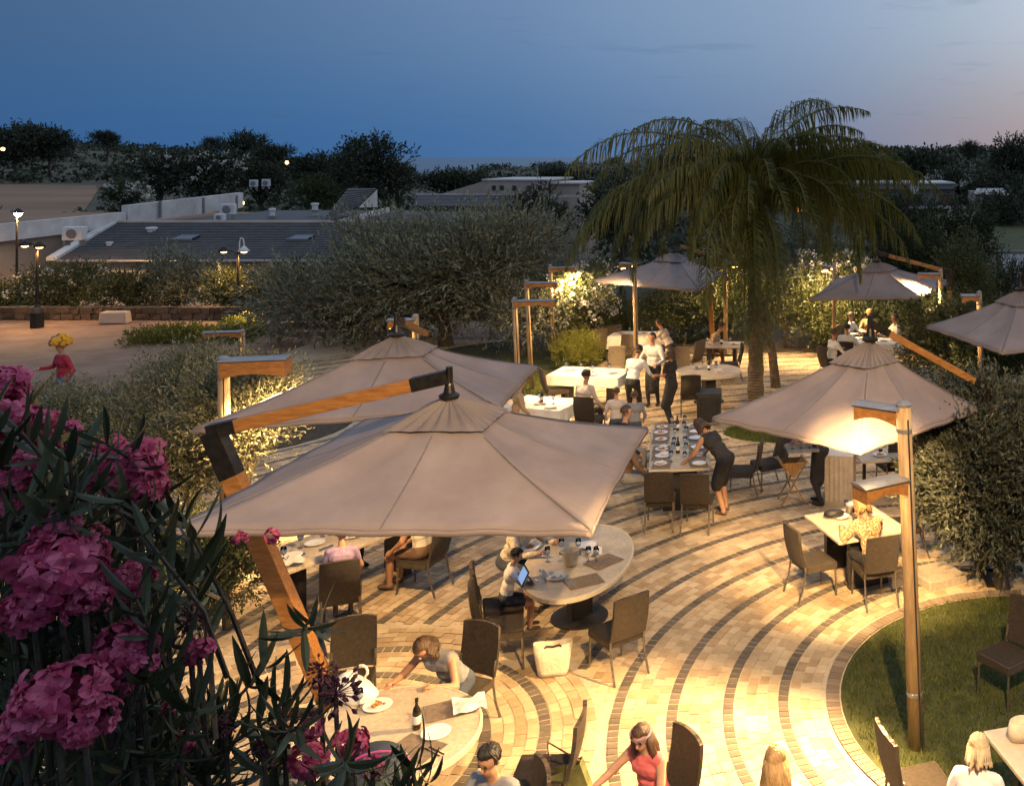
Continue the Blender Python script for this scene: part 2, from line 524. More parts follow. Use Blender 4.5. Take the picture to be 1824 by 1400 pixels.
sheet('lawn', [(9.5, 61), (40, 61), (40, 84), (9.5, 84)], 'turf', 'dark green lawn in front of the right-hand house', n=16)
sheet('road', [(8.6, 40), (30, 36), (40, 57), (11.8, 59)], 'road', 'curving asphalt drive beyond the dark hedge', z=.03, n=4)
k = MB(); k.beam((11.6, 59.6, .06), (40, 57.6, .06), .3, .2); struct(k.build('kerb', 'grey_stone'), 'pale kerb between the drive and the lawn')

# ------------------------------------------------------------------ terrace paving: two families of concentric setts
LC, RC = np.array((2.907, 10.626)), np.array((-4.74, 9.53))
R0, PER = 2.50, .587
terrace = MB().add([(-15.5, 5.5, -.007), (9.0, 5.5, -.007), (9.0, 31.5, -.007), (-15.5, 31.5, -.007)], [(0, 1, 2, 3)]).build('terrace_paving', 'mortar')
struct(terrace, 'cream stone sett terrace with curving dark bands')
BEDS = [((-13.7, 21.3), (3.9, 3.0)), ((-8.5, 28.3), (3.0, 3.4)), ((-6.9, 25.2), (1.15, 1.5)), ((-.4, 20.9), (1.35, .8)), ((4.0, 14.9), (.01, .01)),
        ((-3.0, 31.4), (6.0, 2.2)), ((3.4, 31.6), (6.4, 2.6)), ((8.0, 27), (3.5, 7)), ((-9.7, 10.6), (2.3, 2.6)), ((-1.2, 22.6), (.5, .5))]
def in_lawn(x, y):
    d = math.hypot(x - LC[0], y - LC[1])
    return d < R0 or (x > LC[0] and abs(y - LC[1]) < R0)
def in_bed(x, y):
    return any(((x - c[0]) / r[0]) ** 2 + ((y - c[1]) / r[1]) ** 2 < 1 for c, r in BEDS)
def right_ok(x, y):
    if in_lawn(x, y) or in_bed(x, y): return False
    if x > LC[0] and abs(y - LC[1]) < R0 + .16: return False
    if math.hypot(x - RC[0], y - RC[1]) < 2.83: return False
    return -15.3 < x < 8.8 and 6.3 < y < 31.2
def left_ok(x, y):
    return y > 6.3 and not in_bed(x, y)
rng = random.Random(5)
setts = []          # (family centre, r0, r1, angle, half angle, kind, z)
def course(cen, r0, r1, kind, ok, length):
    rm = (r0 + r1) / 2
    n = max(6, round(2 * math.pi * rm / length))
    ph = rng.random()
    cuts = [2 * math.pi * (i + ph + rng.uniform(-.17, .17) * (1 if kind == 'cream' else .4)) / n for i in range(n)]
    gap = .0095 if kind == 'dark' else .0045
    for i in range(n):
        a1 = cuts[(i + 1) % n] + (2 * math.pi if i == n - 1 else 0)
        a = (cuts[i] + a1) / 2
        x, y = cen[0] + rm * math.cos(a), cen[1] + rm * math.sin(a)
        if not ok(x, y): continue
        setts.append((cen, r0, r1, a, max((a1 - cuts[i]) / 2 - gap / rm, .2 * math.pi / n), kind, rng.uniform(-.0025, .0035)))
def family(cen, rstart, rend, phase, ok):
    kk = math.floor((rstart - phase) / PER)
    while phase + kk * PER < rend:
        b = phase + kk * PER
        if b > rstart - .01:
            course(cen, b - .055, b + .055, 'dark', ok, .105)
        w = (PER - .126) / 4
        for q in range(4):
            a0 = b + .063 + q * w
            if a0 > rstart - .001 and a0 + w < rend + .6:
                course(cen, a0 + .005, a0 + w - .005, 'cream', ok, .18)
        kk += 1
family(LC, R0 + .16, 24.5, 3.118, right_ok)
family(RC, .12, 2.7, 2.168, left_ok)
def sett_verts(r0, r1, h, z):
    out = []
    for zz in (-.03, z):
        for r, a in ((r0, -h), (r1, -h), (r1, h), (r0, h)):
            out.append((r * math.cos(a), r * math.sin(a), zz))
    return np.array(out)
SF = np.array([(4, 5, 6, 7), (0, 1, 5, 4), (1, 2, 6, 5), (2, 3, 7, 6), (3, 0, 4, 7)])
def seen(s):
    p = px((s[0][0] + (s[1] + s[2]) / 2 * math.cos(s[3]), s[0][1] + (s[1] + s[2]) / 2 * math.sin(s[3]), 0))
    return 560 < p[0] < 1700 and 1120 < p[1] < 1400
def depth(s):
    return s[0][1] + (s[1] + s[2]) / 2 * math.sin(s[3])
cache = {}
for kind, nm in (('cream', 'cream_sett'), ('dark', 'dark_sett')):
    ss = [s for s in setts if s[5] == kind]
    cand = sorted([s for s in ss if seen(s)], key=depth)[:300]
    ids = set(map(id, cand))
    for s in cand:
        rm = (s[1] + s[2]) / 2
        key = (round(s[1], 4), round(s[2], 4), round(s[4], 5))
        if key not in cache:
            vv = sett_verts(s[1], s[2], s[4], 0.0) - np.array((rm, 0, 0))
            me = bpy.data.meshes.new(nm); me.from_pydata(vv.tolist(), [], SF.tolist()); me.materials.append(M[kind]); cache[key] = me
        o = bpy.data.objects.new(nm, cache[key]); coll.objects.link(o); o.parent = terrace
        o.location = (s[0][0] + rm * math.cos(s[3]), s[0][1] + rm * math.sin(s[3]), s[6]); o.rotation_euler = (0, 0, s[3])
    VV, FF, n0 = [], [], 0
    for s in ss:
        if id(s) in ids: continue
        vv = sett_verts(s[1], s[2], s[4], s[6])
        c, sn = math.cos(s[3]), math.sin(s[3])
        VV.append(np.stack([vv[:, 0] * c - vv[:, 1] * sn + s[0][0], vv[:, 0] * sn + vv[:, 1] * c + s[0][1], vv[:, 2]], 1))
        FF.append(SF + n0); n0 += 8
    o = meshnp(np.concatenate(VV), np.concatenate(FF), nm + '_field', kind, terrace); o['kind'] = 'stuff'
# soldier course of narrow bricks round the lawn
nb = round(math.pi * (R0 + .08) / .068)
bme = None
for i in range(nb):
    a = math.pi / 2 + math.pi * (i + .5) / nb
    h = math.pi / nb / 2 * .86
    if bme is None:
        vv = sett_verts(R0 + .01, R0 + .155, h, .012) - np.array((R0 + .08, 0, 0))
        bme = bpy.data.meshes.new('border_brick'); bme.from_pydata(vv.tolist(), [], SF.tolist()); bme.materials.append(M['brick'])
    o = bpy.data.objects.new('border_brick', bme); coll.objects.link(o); o.parent = terrace
    o.location = (LC[0] + (R0 + .08) * math.cos(a), LC[1] + (R0 + .08) * math.sin(a), rng.uniform(-.003, .003)); o.rotation_euler = (0, 0, a + rng.uniform(-.004, .004))
for sgn in (-1, 1):
    for i in range(6):
        b = MB(); b.box((LC[0] + .48 + i * .96, LC[1] + sgn * (R0 + .07), .005), (.94, .15, .07)); b.build('kerb_stone', 'slab', terrace, bevel=.008)
# lawn soil and beds as low mounds
def mound(name, c, r, mat, h=.05, z=-.02, label=None):
    mb = MB(); n = 40
    mb.lathe((c[0], c[1], z), [(1, 0), (.93, h * .7), (.6, h), (.001, h * 1.15)], n, sx=r[0], sy=r[1])
    return struct(mb.build(name, mat, smooth=True), label)
lw = MB(); pts = []
for i in range(33):
    a = math.pi / 2 + math.pi * i / 32
    pts.append((LC[0] + (R0 - .005) * math.cos(a), LC[1] + (R0 - .005) * math.sin(a), -.002))
pts += [(LC[0] + 5, LC[1] - R0 + .005, -.002), (LC[0] + 5, LC[1] + R0 - .005, -.002)]
lw.add(pts, [list(range(len(pts)))])
struct(lw.build('lawn_soil', 'turf'), 'lawn inside the curved brick border')
for i, (c, r) in enumerate(BEDS):
    if r[0] < .1: continue
    mat = 'turf' if i in (1, 2, 3) else 'soil'
    mound('planting_bed' if mat == 'soil' else 'grass_patch', c, r, mat, .05 if mat == 'soil' else .02, label='soil bed under the shrubs' if mat == 'soil' else 'small lawn patch in the terrace')
# grass blades
def blades(name, n, sampler, h, w, label, seed):
    g = np.random.default_rng(seed)
    B = sampler(g, n)
    n = len(B)
    a = g.uniform(0, 2 * np.pi, n); hh = h * g.uniform(.5, 1.2, n)
    side = np.stack([np.cos(a), np.sin(a), np.zeros(n)], 1) * w / 2
    lean = np.stack([g.normal(0, .5, n) * hh, g.normal(0, .5, n) * hh, hh], 1)
    V = np.stack([B - side, B + side, B + side * .2 + lean, B - side * .2 + lean], 1)
    o = quads(V, name, 'grass'); o['kind'] = 'stuff'; o['label'] = label
    return o
def lawn_s(g, n):
    x = g.uniform(LC[0] - R0, LC[0] + 3.2, n * 2); y = g.uniform(LC[1] - R0, LC[1] + R0, n * 2)
    keep = [in_lawn(a + .03 * np.sign(a - LC[0]) - .02, b) for a, b in zip(x, y)]
    return np.stack([x, y, np.full(n * 2, -.004)], 1)[keep]
blades('lawn_grass', 26000, lawn_s, .05, .009, 'short green grass inside the curved brick border', 1)
def patch_s(c, r):
    def f(g, n):
        a = g.uniform(0, 2 * np.pi, n); q = np.sqrt(g.uniform(0, .94, n))
        return np.stack([c[0] + r[0] * q * np.cos(a), c[1] + r[1] * q * np.sin(a), np.full(n, -.005)], 1)
    return f
blades('patch_grass', 7000, patch_s(*BEDS[2]), .06, .014, 'grass patch around the wooden lamp posts', 2)
blades('patch_grass', 7000, patch_s(*BEDS[3]), .06, .014, 'grass patch behind the lit parasol', 3)

# ------------------------------------------------------------------ vegetation
def unit(a):
    return a / np.maximum(np.linalg.norm(a, axis=1, keepdims=True), 1e-9)
def leaf_quads(g, B, D, L, W, bend=.15):
    n = len(B)
    S = unit(np.cross(D, unit(g.normal(size=(n, 3)))))
    L = (L * g.uniform(.65, 1.25, n))[:, None]; W = (W * g.uniform(.7, 1.2, n))[:, None]
    Nn = np.cross(D, S)
    mid = B + D * L * .5 + Nn * L * bend
    tip = B + D * L
    return np.stack([B, mid + S * W / 2, tip, mid - S * W / 2], 1)
def crown_leaves(g, R, nblob, ntwig, nleaf, tl, ll, lw, up=.25, droop=0.0, core=.45, zmin=-.75, blob_r=(.32, .55), z_floor=None, spray=0.0, spread=(.25, .68)):
    """leaf quads of a crown centred on 0: lumpy blobs, twigs on each, leaves on the twigs"""
    R = np.array(R, float)
    bc = unit(g.normal(size=(nblob, 3))) * (g.uniform(*spread, nblob)[:, None])
    bc[:, 2] = np.maximum(bc[:, 2], zmin * .7)
    br = g.uniform(*blob_r, nblob)
    w = br ** 2; b = g.choice(nblob, ntwig, p=w / w.sum())
    d = unit(g.normal(size=(ntwig, 3)) + np.array((0, 0, .25)))
    rad = g.uniform(core, 1, ntwig) * br[b]
    s = (bc[b] + d * rad[:, None]) * R
    td = unit(d + bc[b] * .6 + np.array((0, 0, up)) + g.normal(0, .35, (ntwig, 3)))
    t = np.linspace(.1, 1, nleaf)
    tln = tl * g.uniform(.5, 1.3, ntwig)
    B = s[:, None, :] + td[:, None, :] * (t[None, :, None] * tln[:, None, None])
    B[:, :, 2] -= droop * (t[None, :] ** 2) * tln[:, None]
    D = td[:, None, :] * (.75 + spray) + g.normal(0, .5, (ntwig, nleaf, 3))
    B = B.reshape(-1, 3); D = unit(D.reshape(-1, 3))
    if z_floor is not None:
        k = B[:, 2] > z_floor; B, D = B[k], D[k]
    return leaf_quads(g, B, D, ll, lw), bc * R
def limbs(mb, base, tops, r0, rng, fork=.45, n=6):
    base = Vector(base)
    c = sum((Vector(t) for t in tops), Vector()) / len(tops)
    f = base.lerp(c, fork)
    mb.tube([base - Vector((0, 0, .05)), base.lerp(f, .5) + Vector((rng.uniform(-.3, .3) * r0 * 3, 0, 0)), f], [r0 * 1.3, r0, r0 * .85], n + 2)
    for t in tops:
        t = Vector(t)
        m = f.lerp(t, .5) + Vector((rng.uniform(-.2, .2), rng.uniform(-.2, .2), rng.uniform(0, .2))) * (t - f).length * .6
        mb.tube([f, m, t], [r0 * .7, r0 * .4, r0 * .12], n, cap=False)
def tree(name, label, loc, zc, R, leaf, seed, cat='tree', nblob=12, ntwig=900, nleaf=9, tl=.5, ll=.09, lw=.022, up=.25, droop=0.0,
         r0=.1, group=None, core=.45, trunk=True, blob_r=(.32, .55), flowers=None, lean=(0, 0), zmin=-.75, spray=0.0, spread=(.25, .68)):
    g = np.random.default_rng(seed); rr = random.Random(seed)
    t = thing(name, label, cat, loc, 0, group)
    V, bc = crown_leaves(g, R, nblob, ntwig, nleaf, tl, ll, lw, up, droop, core, zmin, blob_r, z_floor=-zc + .02, spray=spray, spread=spread)
    V = V + np.array((lean[0], lean[1], zc))
    quads(V, 'crown', leaf, t)
    if trunk:
        mb = MB(); tops = [Vector(b) + Vector((lean[0], lean[1], zc)) for b in bc[:9]]
        tops = [Vector((q.x, q.y, max(q.z, .25 * zc))) for q in tops]
        limbs(mb, (0, 0, 0), tops, r0, rr)
        mb.build('trunk', 'bark', t, smooth=True)
    if flowers:
        n, size, fm = flowers[:3]
        zlo = flowers[3] if len(flowers) > 3 else -.1
        d = unit(g.normal(size=(n * 6, 3))); d = d[d[:, 2] > zlo][:n]
        b = g.integers(0, len(bc), len(d))
        c = (bc[b] + d * (np.array(R) * .5)) + np.array((lean[0], lean[1], zc))
        k = 14
        B = (c[:, None, :] + g.normal(0, size * .35, (len(d), k, 3))).reshape(-1, 3)
        quads(leaf_quads(g, B, unit(g.normal(size=B.shape)), size * .55, size * .45), 'blossom', fm, t)
    return t

# olive trees behind the far parasol
pO = P(800, 622)
tree('olive_tree', 'broad silvery olive tree rising behind the pale parasols', (pO.x - .3, 30.5, -.05), 2.2, (3.45, 2.5, 1.7), 'olive_leaf', 11,
     nblob=30, ntwig=2700, nleaf=24, tl=1.3, ll=.17, lw=.046, up=.5, r0=.2, core=.4, blob_r=(.16, .30), spray=.5, spread=(.3, .88))
tree('olive_tree', 'low spreading olive tree left of the broad silvery one', (-14.2, 30.8, -.05), 1.6, (2.7, 2.0, 1.75), 'olive_leaf', 12,
     nblob=18, ntwig=1250, nleaf=24, tl=1.35, ll=.17, lw=.046, up=.55, r0=.14, core=.4, blob_r=(.17, .32), spray=.5, spread=(.3, .9))
tree('olive_tree', 'olive branches low to the ground beside the three lamp posts', (-8.3, 29.0, -.05), 1.15, (1.9, 1.5, 1.05), 'olive_leaf', 13,
     nblob=12, ntwig=1300, nleaf=10, tl=.6, ll=.12, lw=.03, up=.3, r0=.1)
# near right olive ball
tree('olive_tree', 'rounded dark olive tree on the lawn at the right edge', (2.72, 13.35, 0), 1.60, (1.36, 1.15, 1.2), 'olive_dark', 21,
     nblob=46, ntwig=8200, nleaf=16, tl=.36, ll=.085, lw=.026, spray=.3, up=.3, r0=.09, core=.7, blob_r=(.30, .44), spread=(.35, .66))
# left shrubs in the bed
for i, (x, y, d, rx, rz, lab, sd) in enumerate([
        (345, 735, 16.2, 1.35, 1.0, 'golden lit shrub in front of the left lamp head', 31),
        (200, 770, 17.2, 1.35, .62, 'feathery grey-green shrub below the clown figure', 32),
        (75, 768, 18.2, 1.4, .58, 'pale feathery shrub at the left edge behind the pink blossoms', 33),
        (440, 745, 14.9, .75, .8, 'smaller shrub beside the slanted parasol mast', 34),
        (340, 830, 15.2, .7, .5, 'low dark shrub spilling onto the lit paving', 35)]):
    c = Q(x, y, d)
    tree('shrub', lab, (c.x, d, 0), max(c.z, .5), (rx, rx * .85, rz), 'left_shrub_leaf', sd, 'shrub', nblob=18, ntwig=1900, nleaf=12, tl=.5, ll=.085, lw=.022,
         up=1.1, core=.4, r0=.05, group='feathery shrubs in the left bed', blob_r=(.3, .5))
for i, (x, y, d, rx, rz, lab) in enumerate([(405, 1000, 12.2, .6, .6, 'leafy bush at the foot of the slanted parasol mast'),
                                            (345, 1005, 12.9, .6, .6, 'dark leafy bush behind the pink oleander')]):
    c = Q(x, y, d)
    tree('bush', lab, (c.x, d, 0), max(c.z, .6), (rx, rx, max(c.z, .6) * .9), 'mid_leaf', 36 + i, 'bush', nblob=12, ntwig=900, nleaf=10, tl=.3, ll=.065, lw=.02, up=.5, r0=.04)
# white-lit oleanders and hedge behind the terrace
hed = [(1040, 545, 29.0, 1.35, 1.45, 'pale_leaf', 'cream-blossomed oleander glowing beside the lamp posts'),
       (1110, 590, 30.0, 1.2, 1.1, 'hedge_leaf', 'dark hedge bush behind the far left table'),
       (1190, 575, 31.0, 1.4, 1.4, 'hedge_leaf', 'dark hedge bush under the far left parasol'),
       (1275, 560, 31.0, 1.3, 1.5, 'hedge_leaf', 'dark hedge bush left of the palm trunk'),
       (1300, 470, 33.0, 1.0, 1.0, 'pale_leaf', 'pale blossoming bush just right of the far left parasol'),
       (1400, 560, 30.0, 1.3, 1.45, 'hedge_leaf', 'dark hedge bush right of the palm trunk'),
       (1475, 505, 31.0, 1.9, 1.0, 'pale_leaf', 'cream blossoms glowing left of the far right parasol'),
       (1480, 590, 29.5, 1.2, 1.2, 'hedge_leaf', 'green hedge bush behind the crowded far table'),
       (1570, 575, 30.5, 1.5, 1.3, 'mid_leaf', 'feathery green bush under the far right parasol'),
       (1640, 590, 29.0, 1.2, 1.3, 'hedge_leaf', 'dark bush right of the crowded far table'),
       (1712, 525, 27.0, .9, 1.0, 'mid_leaf', 'lit green bush beside the far right lamp post'),
       (1700, 620, 23.0, 1.2, .9, 'hedge_leaf', 'dark hedge bush below the right-hand parasol'),
       (1790, 640, 22.0, 1.4, 1.0, 'hedge_leaf', 'dark hedge bush at the right edge behind the two heads'),
       (1780, 540, 30.0, 1.8, 1.3, 'dark_leaf', 'dark bush between the lamp post and the drive')]
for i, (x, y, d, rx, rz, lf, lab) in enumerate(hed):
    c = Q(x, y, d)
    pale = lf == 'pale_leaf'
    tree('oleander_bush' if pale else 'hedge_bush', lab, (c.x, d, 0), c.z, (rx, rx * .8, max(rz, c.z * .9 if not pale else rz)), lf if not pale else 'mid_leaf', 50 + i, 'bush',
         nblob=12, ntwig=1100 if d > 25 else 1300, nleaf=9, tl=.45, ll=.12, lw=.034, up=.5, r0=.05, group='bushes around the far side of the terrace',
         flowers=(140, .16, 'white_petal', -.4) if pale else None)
for x, y, d, lab, s in [(1030, 632, 27.2, 'round lime-green shrub beside the white table', 71)]:
    c = Q(x, y, d)
    tree('shrub', lab, (c.x, d, 0), .42, (.78, .7, .46), 'lime_leaf', s, 'shrub', nblob=12, ntwig=1100, nleaf=9, tl=.28, ll=.09, lw=.018, up=.8, trunk=False, core=.6)
# dark tall hedge on the right
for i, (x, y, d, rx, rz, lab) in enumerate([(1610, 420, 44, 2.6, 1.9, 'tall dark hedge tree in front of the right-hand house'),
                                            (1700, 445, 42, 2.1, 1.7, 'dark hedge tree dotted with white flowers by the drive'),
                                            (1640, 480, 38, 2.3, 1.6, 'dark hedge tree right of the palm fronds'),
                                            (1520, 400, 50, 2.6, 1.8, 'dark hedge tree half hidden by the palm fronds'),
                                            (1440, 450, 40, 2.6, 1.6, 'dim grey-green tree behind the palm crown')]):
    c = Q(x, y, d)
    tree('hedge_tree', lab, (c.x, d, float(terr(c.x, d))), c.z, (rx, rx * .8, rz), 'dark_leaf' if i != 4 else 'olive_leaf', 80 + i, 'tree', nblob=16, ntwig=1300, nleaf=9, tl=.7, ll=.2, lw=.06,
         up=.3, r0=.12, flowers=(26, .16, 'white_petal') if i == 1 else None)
# bushes beyond the plaza wall on the left
lb = [(110, 500, 38, 2.2, .95, 'mid_leaf', 'flowering oleander lit by the twin lamp at far left', (50, .2, 'white_petal', .1)),
      (20, 500, 41, 2.0, .9, 'dark_leaf', 'dark bush at the left edge behind the plaza wall', None),
      (225, 515, 37.5, 2.1, .95, 'hedge_leaf', 'dim bush in the middle of the plaza wall', None),
      (315, 490, 38, 1.9, 1.3, 'olive_leaf', 'dim grey tree between the two twin lamps', None),
      (410, 520, 37, 1.5, .95, 'mid_leaf', 'leafy bush under the right-hand twin lamp', (30, .2, 'white_petal', .1)),
      (505, 520, 37, 1.5, .95, 'dark_leaf', 'dark bush right of the twin lamp', None),
      (330, 582, 31.5, 2.1, .28, 'lime_leaf', 'low ground cover in front of the plaza wall', None),
      (430, 565, 32.5, 1.4, .35, 'lime_leaf', 'low lit ground cover beside the orange lamp head', None)]
for i, (x, y, d, rx, rz, lf, lab, fl) in enumerate(lb):
    c = Q(x, y, d)
    tree('bush', lab, (c.x, d, min(0, float(terr(c.x, d)))), max(c.z, .2) if rz > .5 else .12, (rx, rx * .7, rz), lf if lf != 'lime_leaf' else 'lime_leaf', 100 + i, 'bush', nblob=14, ntwig=1000, nleaf=8, tl=.5 if rz > .5 else .22, ll=.15 if rz > .5 else .1, lw=.045, up=.4, r0=.05,
         flowers=fl, group='bushes beyond the plaza', trunk=(rz > .5))
# far trees that stand out against the sky
ft = [(30, 258, 240, 9, 3.8, 'umbrella pine at the far left skyline'), (90, 256, 245, 6.5, 4.0, 'second umbrella pine on the left skyline'),
      (190, 250, 250, 4, 2.2, 'small lone tree on the left skyline'), (380, 262, 300, 4, 2.4, 'small round tree on the skyline left of centre'),
      (435, 265, 300, 8, 4.6, 'dark clump of trees on the skyline left of centre'), (480, 280, 260, 6, 2.6, 'low dark trees beside the sea gap'),
      (655, 305, 90, 3.9, 3.0, 'tall ragged dark tree rising above the sea horizon'), (705, 325, 92, 2.0, 2.0, 'dark tree right of the tall ragged one'),
      (610, 310, 98, 1.8, 2.8, 'dark tree left of the tall ragged one'), (560, 305, 150, 5, 1.9, 'distant dark trees left of the tall ragged one'),
      (285, 310, 110, 3.6, 2.7, 'big dark bush tree behind the white parapet'), (370, 310, 112, 4.6, 2.8, 'dark tree right behind the white parapet'),
      (460, 325, 120, 4.0, 2.4, 'dark tree behind the roof vents'), (225, 345, 82, 2.0, 1.2, 'warm lit bushes beside the white parapet'),
      (560, 345, 95, 2.6, 1.4, 'warm lit bush left of the tilted roof'), (1540, 268, 260, 3.8, 2.6, 'small dark tree at the left end of the right ridge'),
      (1725, 267, 260, 3.3, 2.4, 'round dark tree standing on the right ridge'), (1815, 285, 150, 5.2, 3.6, 'big dark tree at the far right skyline'),
      (1630, 305, 130, 6.0, 2.0, 'dark trees above the right-hand house'), (1700, 330, 105, 3.6, 1.4, 'white-flowering bush above the right-hand house'),
      (1790, 345, 100, 4.0, 1.8, 'dark trees at the right edge'), (1500, 310, 120, 5.0, 2.0, 'dark trees behind the palm crown'),
      (1800, 395, 75, 2.6, 1.6, 'dark tree behind the lawn at the right edge'), (960, 385, 48, 1.7, 1.5, 'grey-green tree left of the palm crown'),
      (1110, 380, 52, 2.6, 1.9, 'dark tree behind the left half of the palm crown'), (1000, 318, 200, 6, 1.2, 'low dark wood left of the palm'),
      (800, 330, 140, 5, 1.0, 'low dark wood below the sea strip')]
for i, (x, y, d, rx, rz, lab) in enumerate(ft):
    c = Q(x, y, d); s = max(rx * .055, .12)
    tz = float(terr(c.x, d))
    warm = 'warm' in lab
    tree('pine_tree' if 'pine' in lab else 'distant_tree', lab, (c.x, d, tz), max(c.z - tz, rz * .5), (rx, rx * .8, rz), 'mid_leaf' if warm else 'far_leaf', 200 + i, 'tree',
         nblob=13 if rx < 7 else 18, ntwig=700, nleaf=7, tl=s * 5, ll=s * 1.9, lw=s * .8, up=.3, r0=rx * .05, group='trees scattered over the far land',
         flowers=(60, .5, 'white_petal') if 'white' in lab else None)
# scrub covering the far land
g = np.random.default_rng(77)
n = 2600
dd = np.exp(g.uniform(np.log(62), np.log(640), n)); uu = g.uniform(-.95, .33, n)
infield = (dd > 125) & (dd < 215) & (uu * dd < -92)
houses = ((dd < 100) & (uu > -.72) & (uu < -.2)) | ((dd < 95) & (uu > -.06))
gap = (dd > 180) & (uu > -.43) & (uu < -.33)
keep = ~infield & ~houses & ~gap
dd, uu = dd[keep], uu[keep]; n = len(dd)
cx_, cy_ = uu * dd, dd
cz_ = terr(cx_, cy_)
rr_ = (.6 + np.minimum(dd, 260) * .0075) * g.uniform(.5, 1.4, n)
k = 46
B = np.stack([cx_, cy_, cz_], 1)[:, None, :] + unit(g.normal(size=(n * k, 3))).reshape(n, k, 3) * (g.uniform(.5, 1, (n, k)) * rr_[:, None])[..., None] * np.array((1.5, 1, .75))
B[..., 2] += rr_[:, None] * .3
V = []
Bf = B.reshape(-1, 3); Lf = np.repeat(rr_ * .5, k)
Dn = unit(g.normal(size=Bf.shape)); Sn = unit(np.cross(Dn, unit(g.normal(size=Bf.shape))))
V = np.stack([Bf, Bf + Dn * Lf[:, None] * .5 + Sn * Lf[:, None] * .3, Bf + Dn * Lf[:, None], Bf + Dn * Lf[:, None] * .5 - Sn * Lf[:, None] * .3], 1)
o = quads(V, 'distant_scrub', 'far_leaf'); o['kind'] = 'stuff'; o['label'] = 'dark scrub and low trees covering the far land'

# ------------------------------------------------------------------ palm
def palm():
    base = P(1345, 745)
    t = thing('palm_tree', 'tall palm with drooping feathery fronds beside the terrace', 'palm tree', (base.x, base.y, -.02))
    top = 4.85
    mb = MB(); pts, rs = [], []
    for i in range(23):
        s = i / 22
        pts.append((-.10 * s + .06 * math.sin(s * 3), 0, s * top)); rs.append(.18 - .07 * s + (.022 if i % 2 else 0) + (.05 if s > .9 else 0))
    mb.tube(pts, rs, 12); mb.build('trunk', 'palm_bark', t)
    g = np.random.default_rng(9); rr = random.Random(9)
    cpos = np.array((-.05, 0, top))
    specs = []
    for i in range(56):           # azimuth, start elevation, length, droop
        q = i / 56
        az = i * 2.39996
        toward = max(0, -math.sin(az))           # fronds leaning towards the viewpoint stay short and upright
        specs.append((az, 80 - 62 * q + 12 * toward, rr.uniform(3.3, 4.4) * (1 - .3 * toward), 1.0 + .4 * q + rr.uniform(-.1, .25)))
    for az in (168, 178, 190, 200, 160, 184):    # long arching fronds to the left
        specs.append((R(az), rr.uniform(22, 58), rr.uniform(4.4, 5.0), rr.uniform(1.0, 1.25)))
    for az in (-8, 4, 14, -18, 8, 22):           # and to the right
        specs.append((R(az), rr.uniform(12, 52), rr.uniform(4.2, 4.9), rr.uniform(.8, 1.05)))
    for az in (-60, -75, -86, -95, -104, -120, -82, -68, -110):   # old fronds hanging down the trunk
        specs.append((R(az), rr.uniform(-25, 15), rr.uniform(3.0, 4.0), rr.uniform(1.4, 1.9)))
    for az, el, L, dr in specs:
        el = R(el); n = 34
        h = np.array((math.cos(az), math.sin(az), 0)); pos = cpos.copy(); th = el
        pts, tans = [], []
        for k in range(n + 1):
            s = k / n
            th = max(el - dr * 1.75 * s ** 1.35, -1.5)
            d = h * math.cos(th) + np.array((0, 0, math.sin(th)))
            pts.append(pos.copy()); tans.append(d); pos = pos + d * L / n
        mb = MB(); mb.tube([Vector(p) for p in pts[::2]], [.028 * (1 - .85 * i / len(pts[::2])) + .004 for i in range(len(pts[::2]))], 5, cap=False)
        side = np.cross(h, (0, 0, 1))
        for k in range(3, n + 1):
            for sub in (0, .33, .66):
                s = (k + sub - .5) / n
                if s > 1: continue
                p = pts[k] + (tans[k] * L / n) * (sub - .5); tg = tans[k]
                ll = L * (.21 * math.sin(math.pi * min(s * .88 + .12, 1)) + .05) * rr.uniform(.85, 1.15)
                nrm = np.cross(side, tg)
                for sg in (-1, 1):
                    d0 = side * sg * rr.uniform(.6, 1.0) + tg * rr.uniform(.35, .8) + nrm * .28 * rr.uniform(-.6, 1.4) + np.array((0, 0, -.1))
                    d0 = d0 / np.linalg.norm(d0)
                    d1 = d0 * rr.uniform(.15, .7) + np.array((rr.uniform(-.15, .15), rr.uniform(-.15, .15), -1.0)); d1 /= np.linalg.norm(d1)
                    d2 = d0 * .18 + np.array((0, 0, -1.0)); d2 /= np.linalg.norm(d2)
                    w = rr.uniform(.010, .017)
                    wv = np.cross(d0, (0, 0, 1.0)); wv = wv / (np.linalg.norm(wv) + 1e-6) * .5 + tg * .7
                    a = p; b = a + d0 * ll * .30; c = b + d1 * ll * .36; e = c + d2 * ll * .36
                    mb.add([a - wv * w * .5, a + wv * w * .5, b + wv * w, b - wv * w, c + wv * w * .75, c - wv * w * .75, e], [(0, 1, 2, 3), (3, 2, 4, 5), (5, 4, 6)])
        mb.build('frond', 'palm_leaf', t)
    # dry leaf bases hanging under the crown
    mb = MB()
    for i in range(46):
        a = rr.uniform(0, 6.28); z = top - rr.uniform(.1, 1.5); r = .19
        p = Vector((r * math.cos(a) - .08, r * math.sin(a), z)); q = p + Vector((math.cos(a) * .16, math.sin(a) * .16, rr.uniform(-.1, .25)))
        mb.tube([p, q], [.05, .015], 5)
    mb.build('leaf_base', 'palm_bark', t)
    return t
palm()
b2 = P(1382, 690)
t = thing('slim_palm', 'slim leaning second palm stem beside the tall palm', 'palm tree', (b2.x, b2.y, -.02))
mb = MB(); mb.tube([(0, 0, 0), (-.08, 0, .8), (-.22, 0, 1.6), (-.42, 0, 2.4)], [.13, .11, .10, .09], 9); mb.build('trunk', 'palm_bark', t)

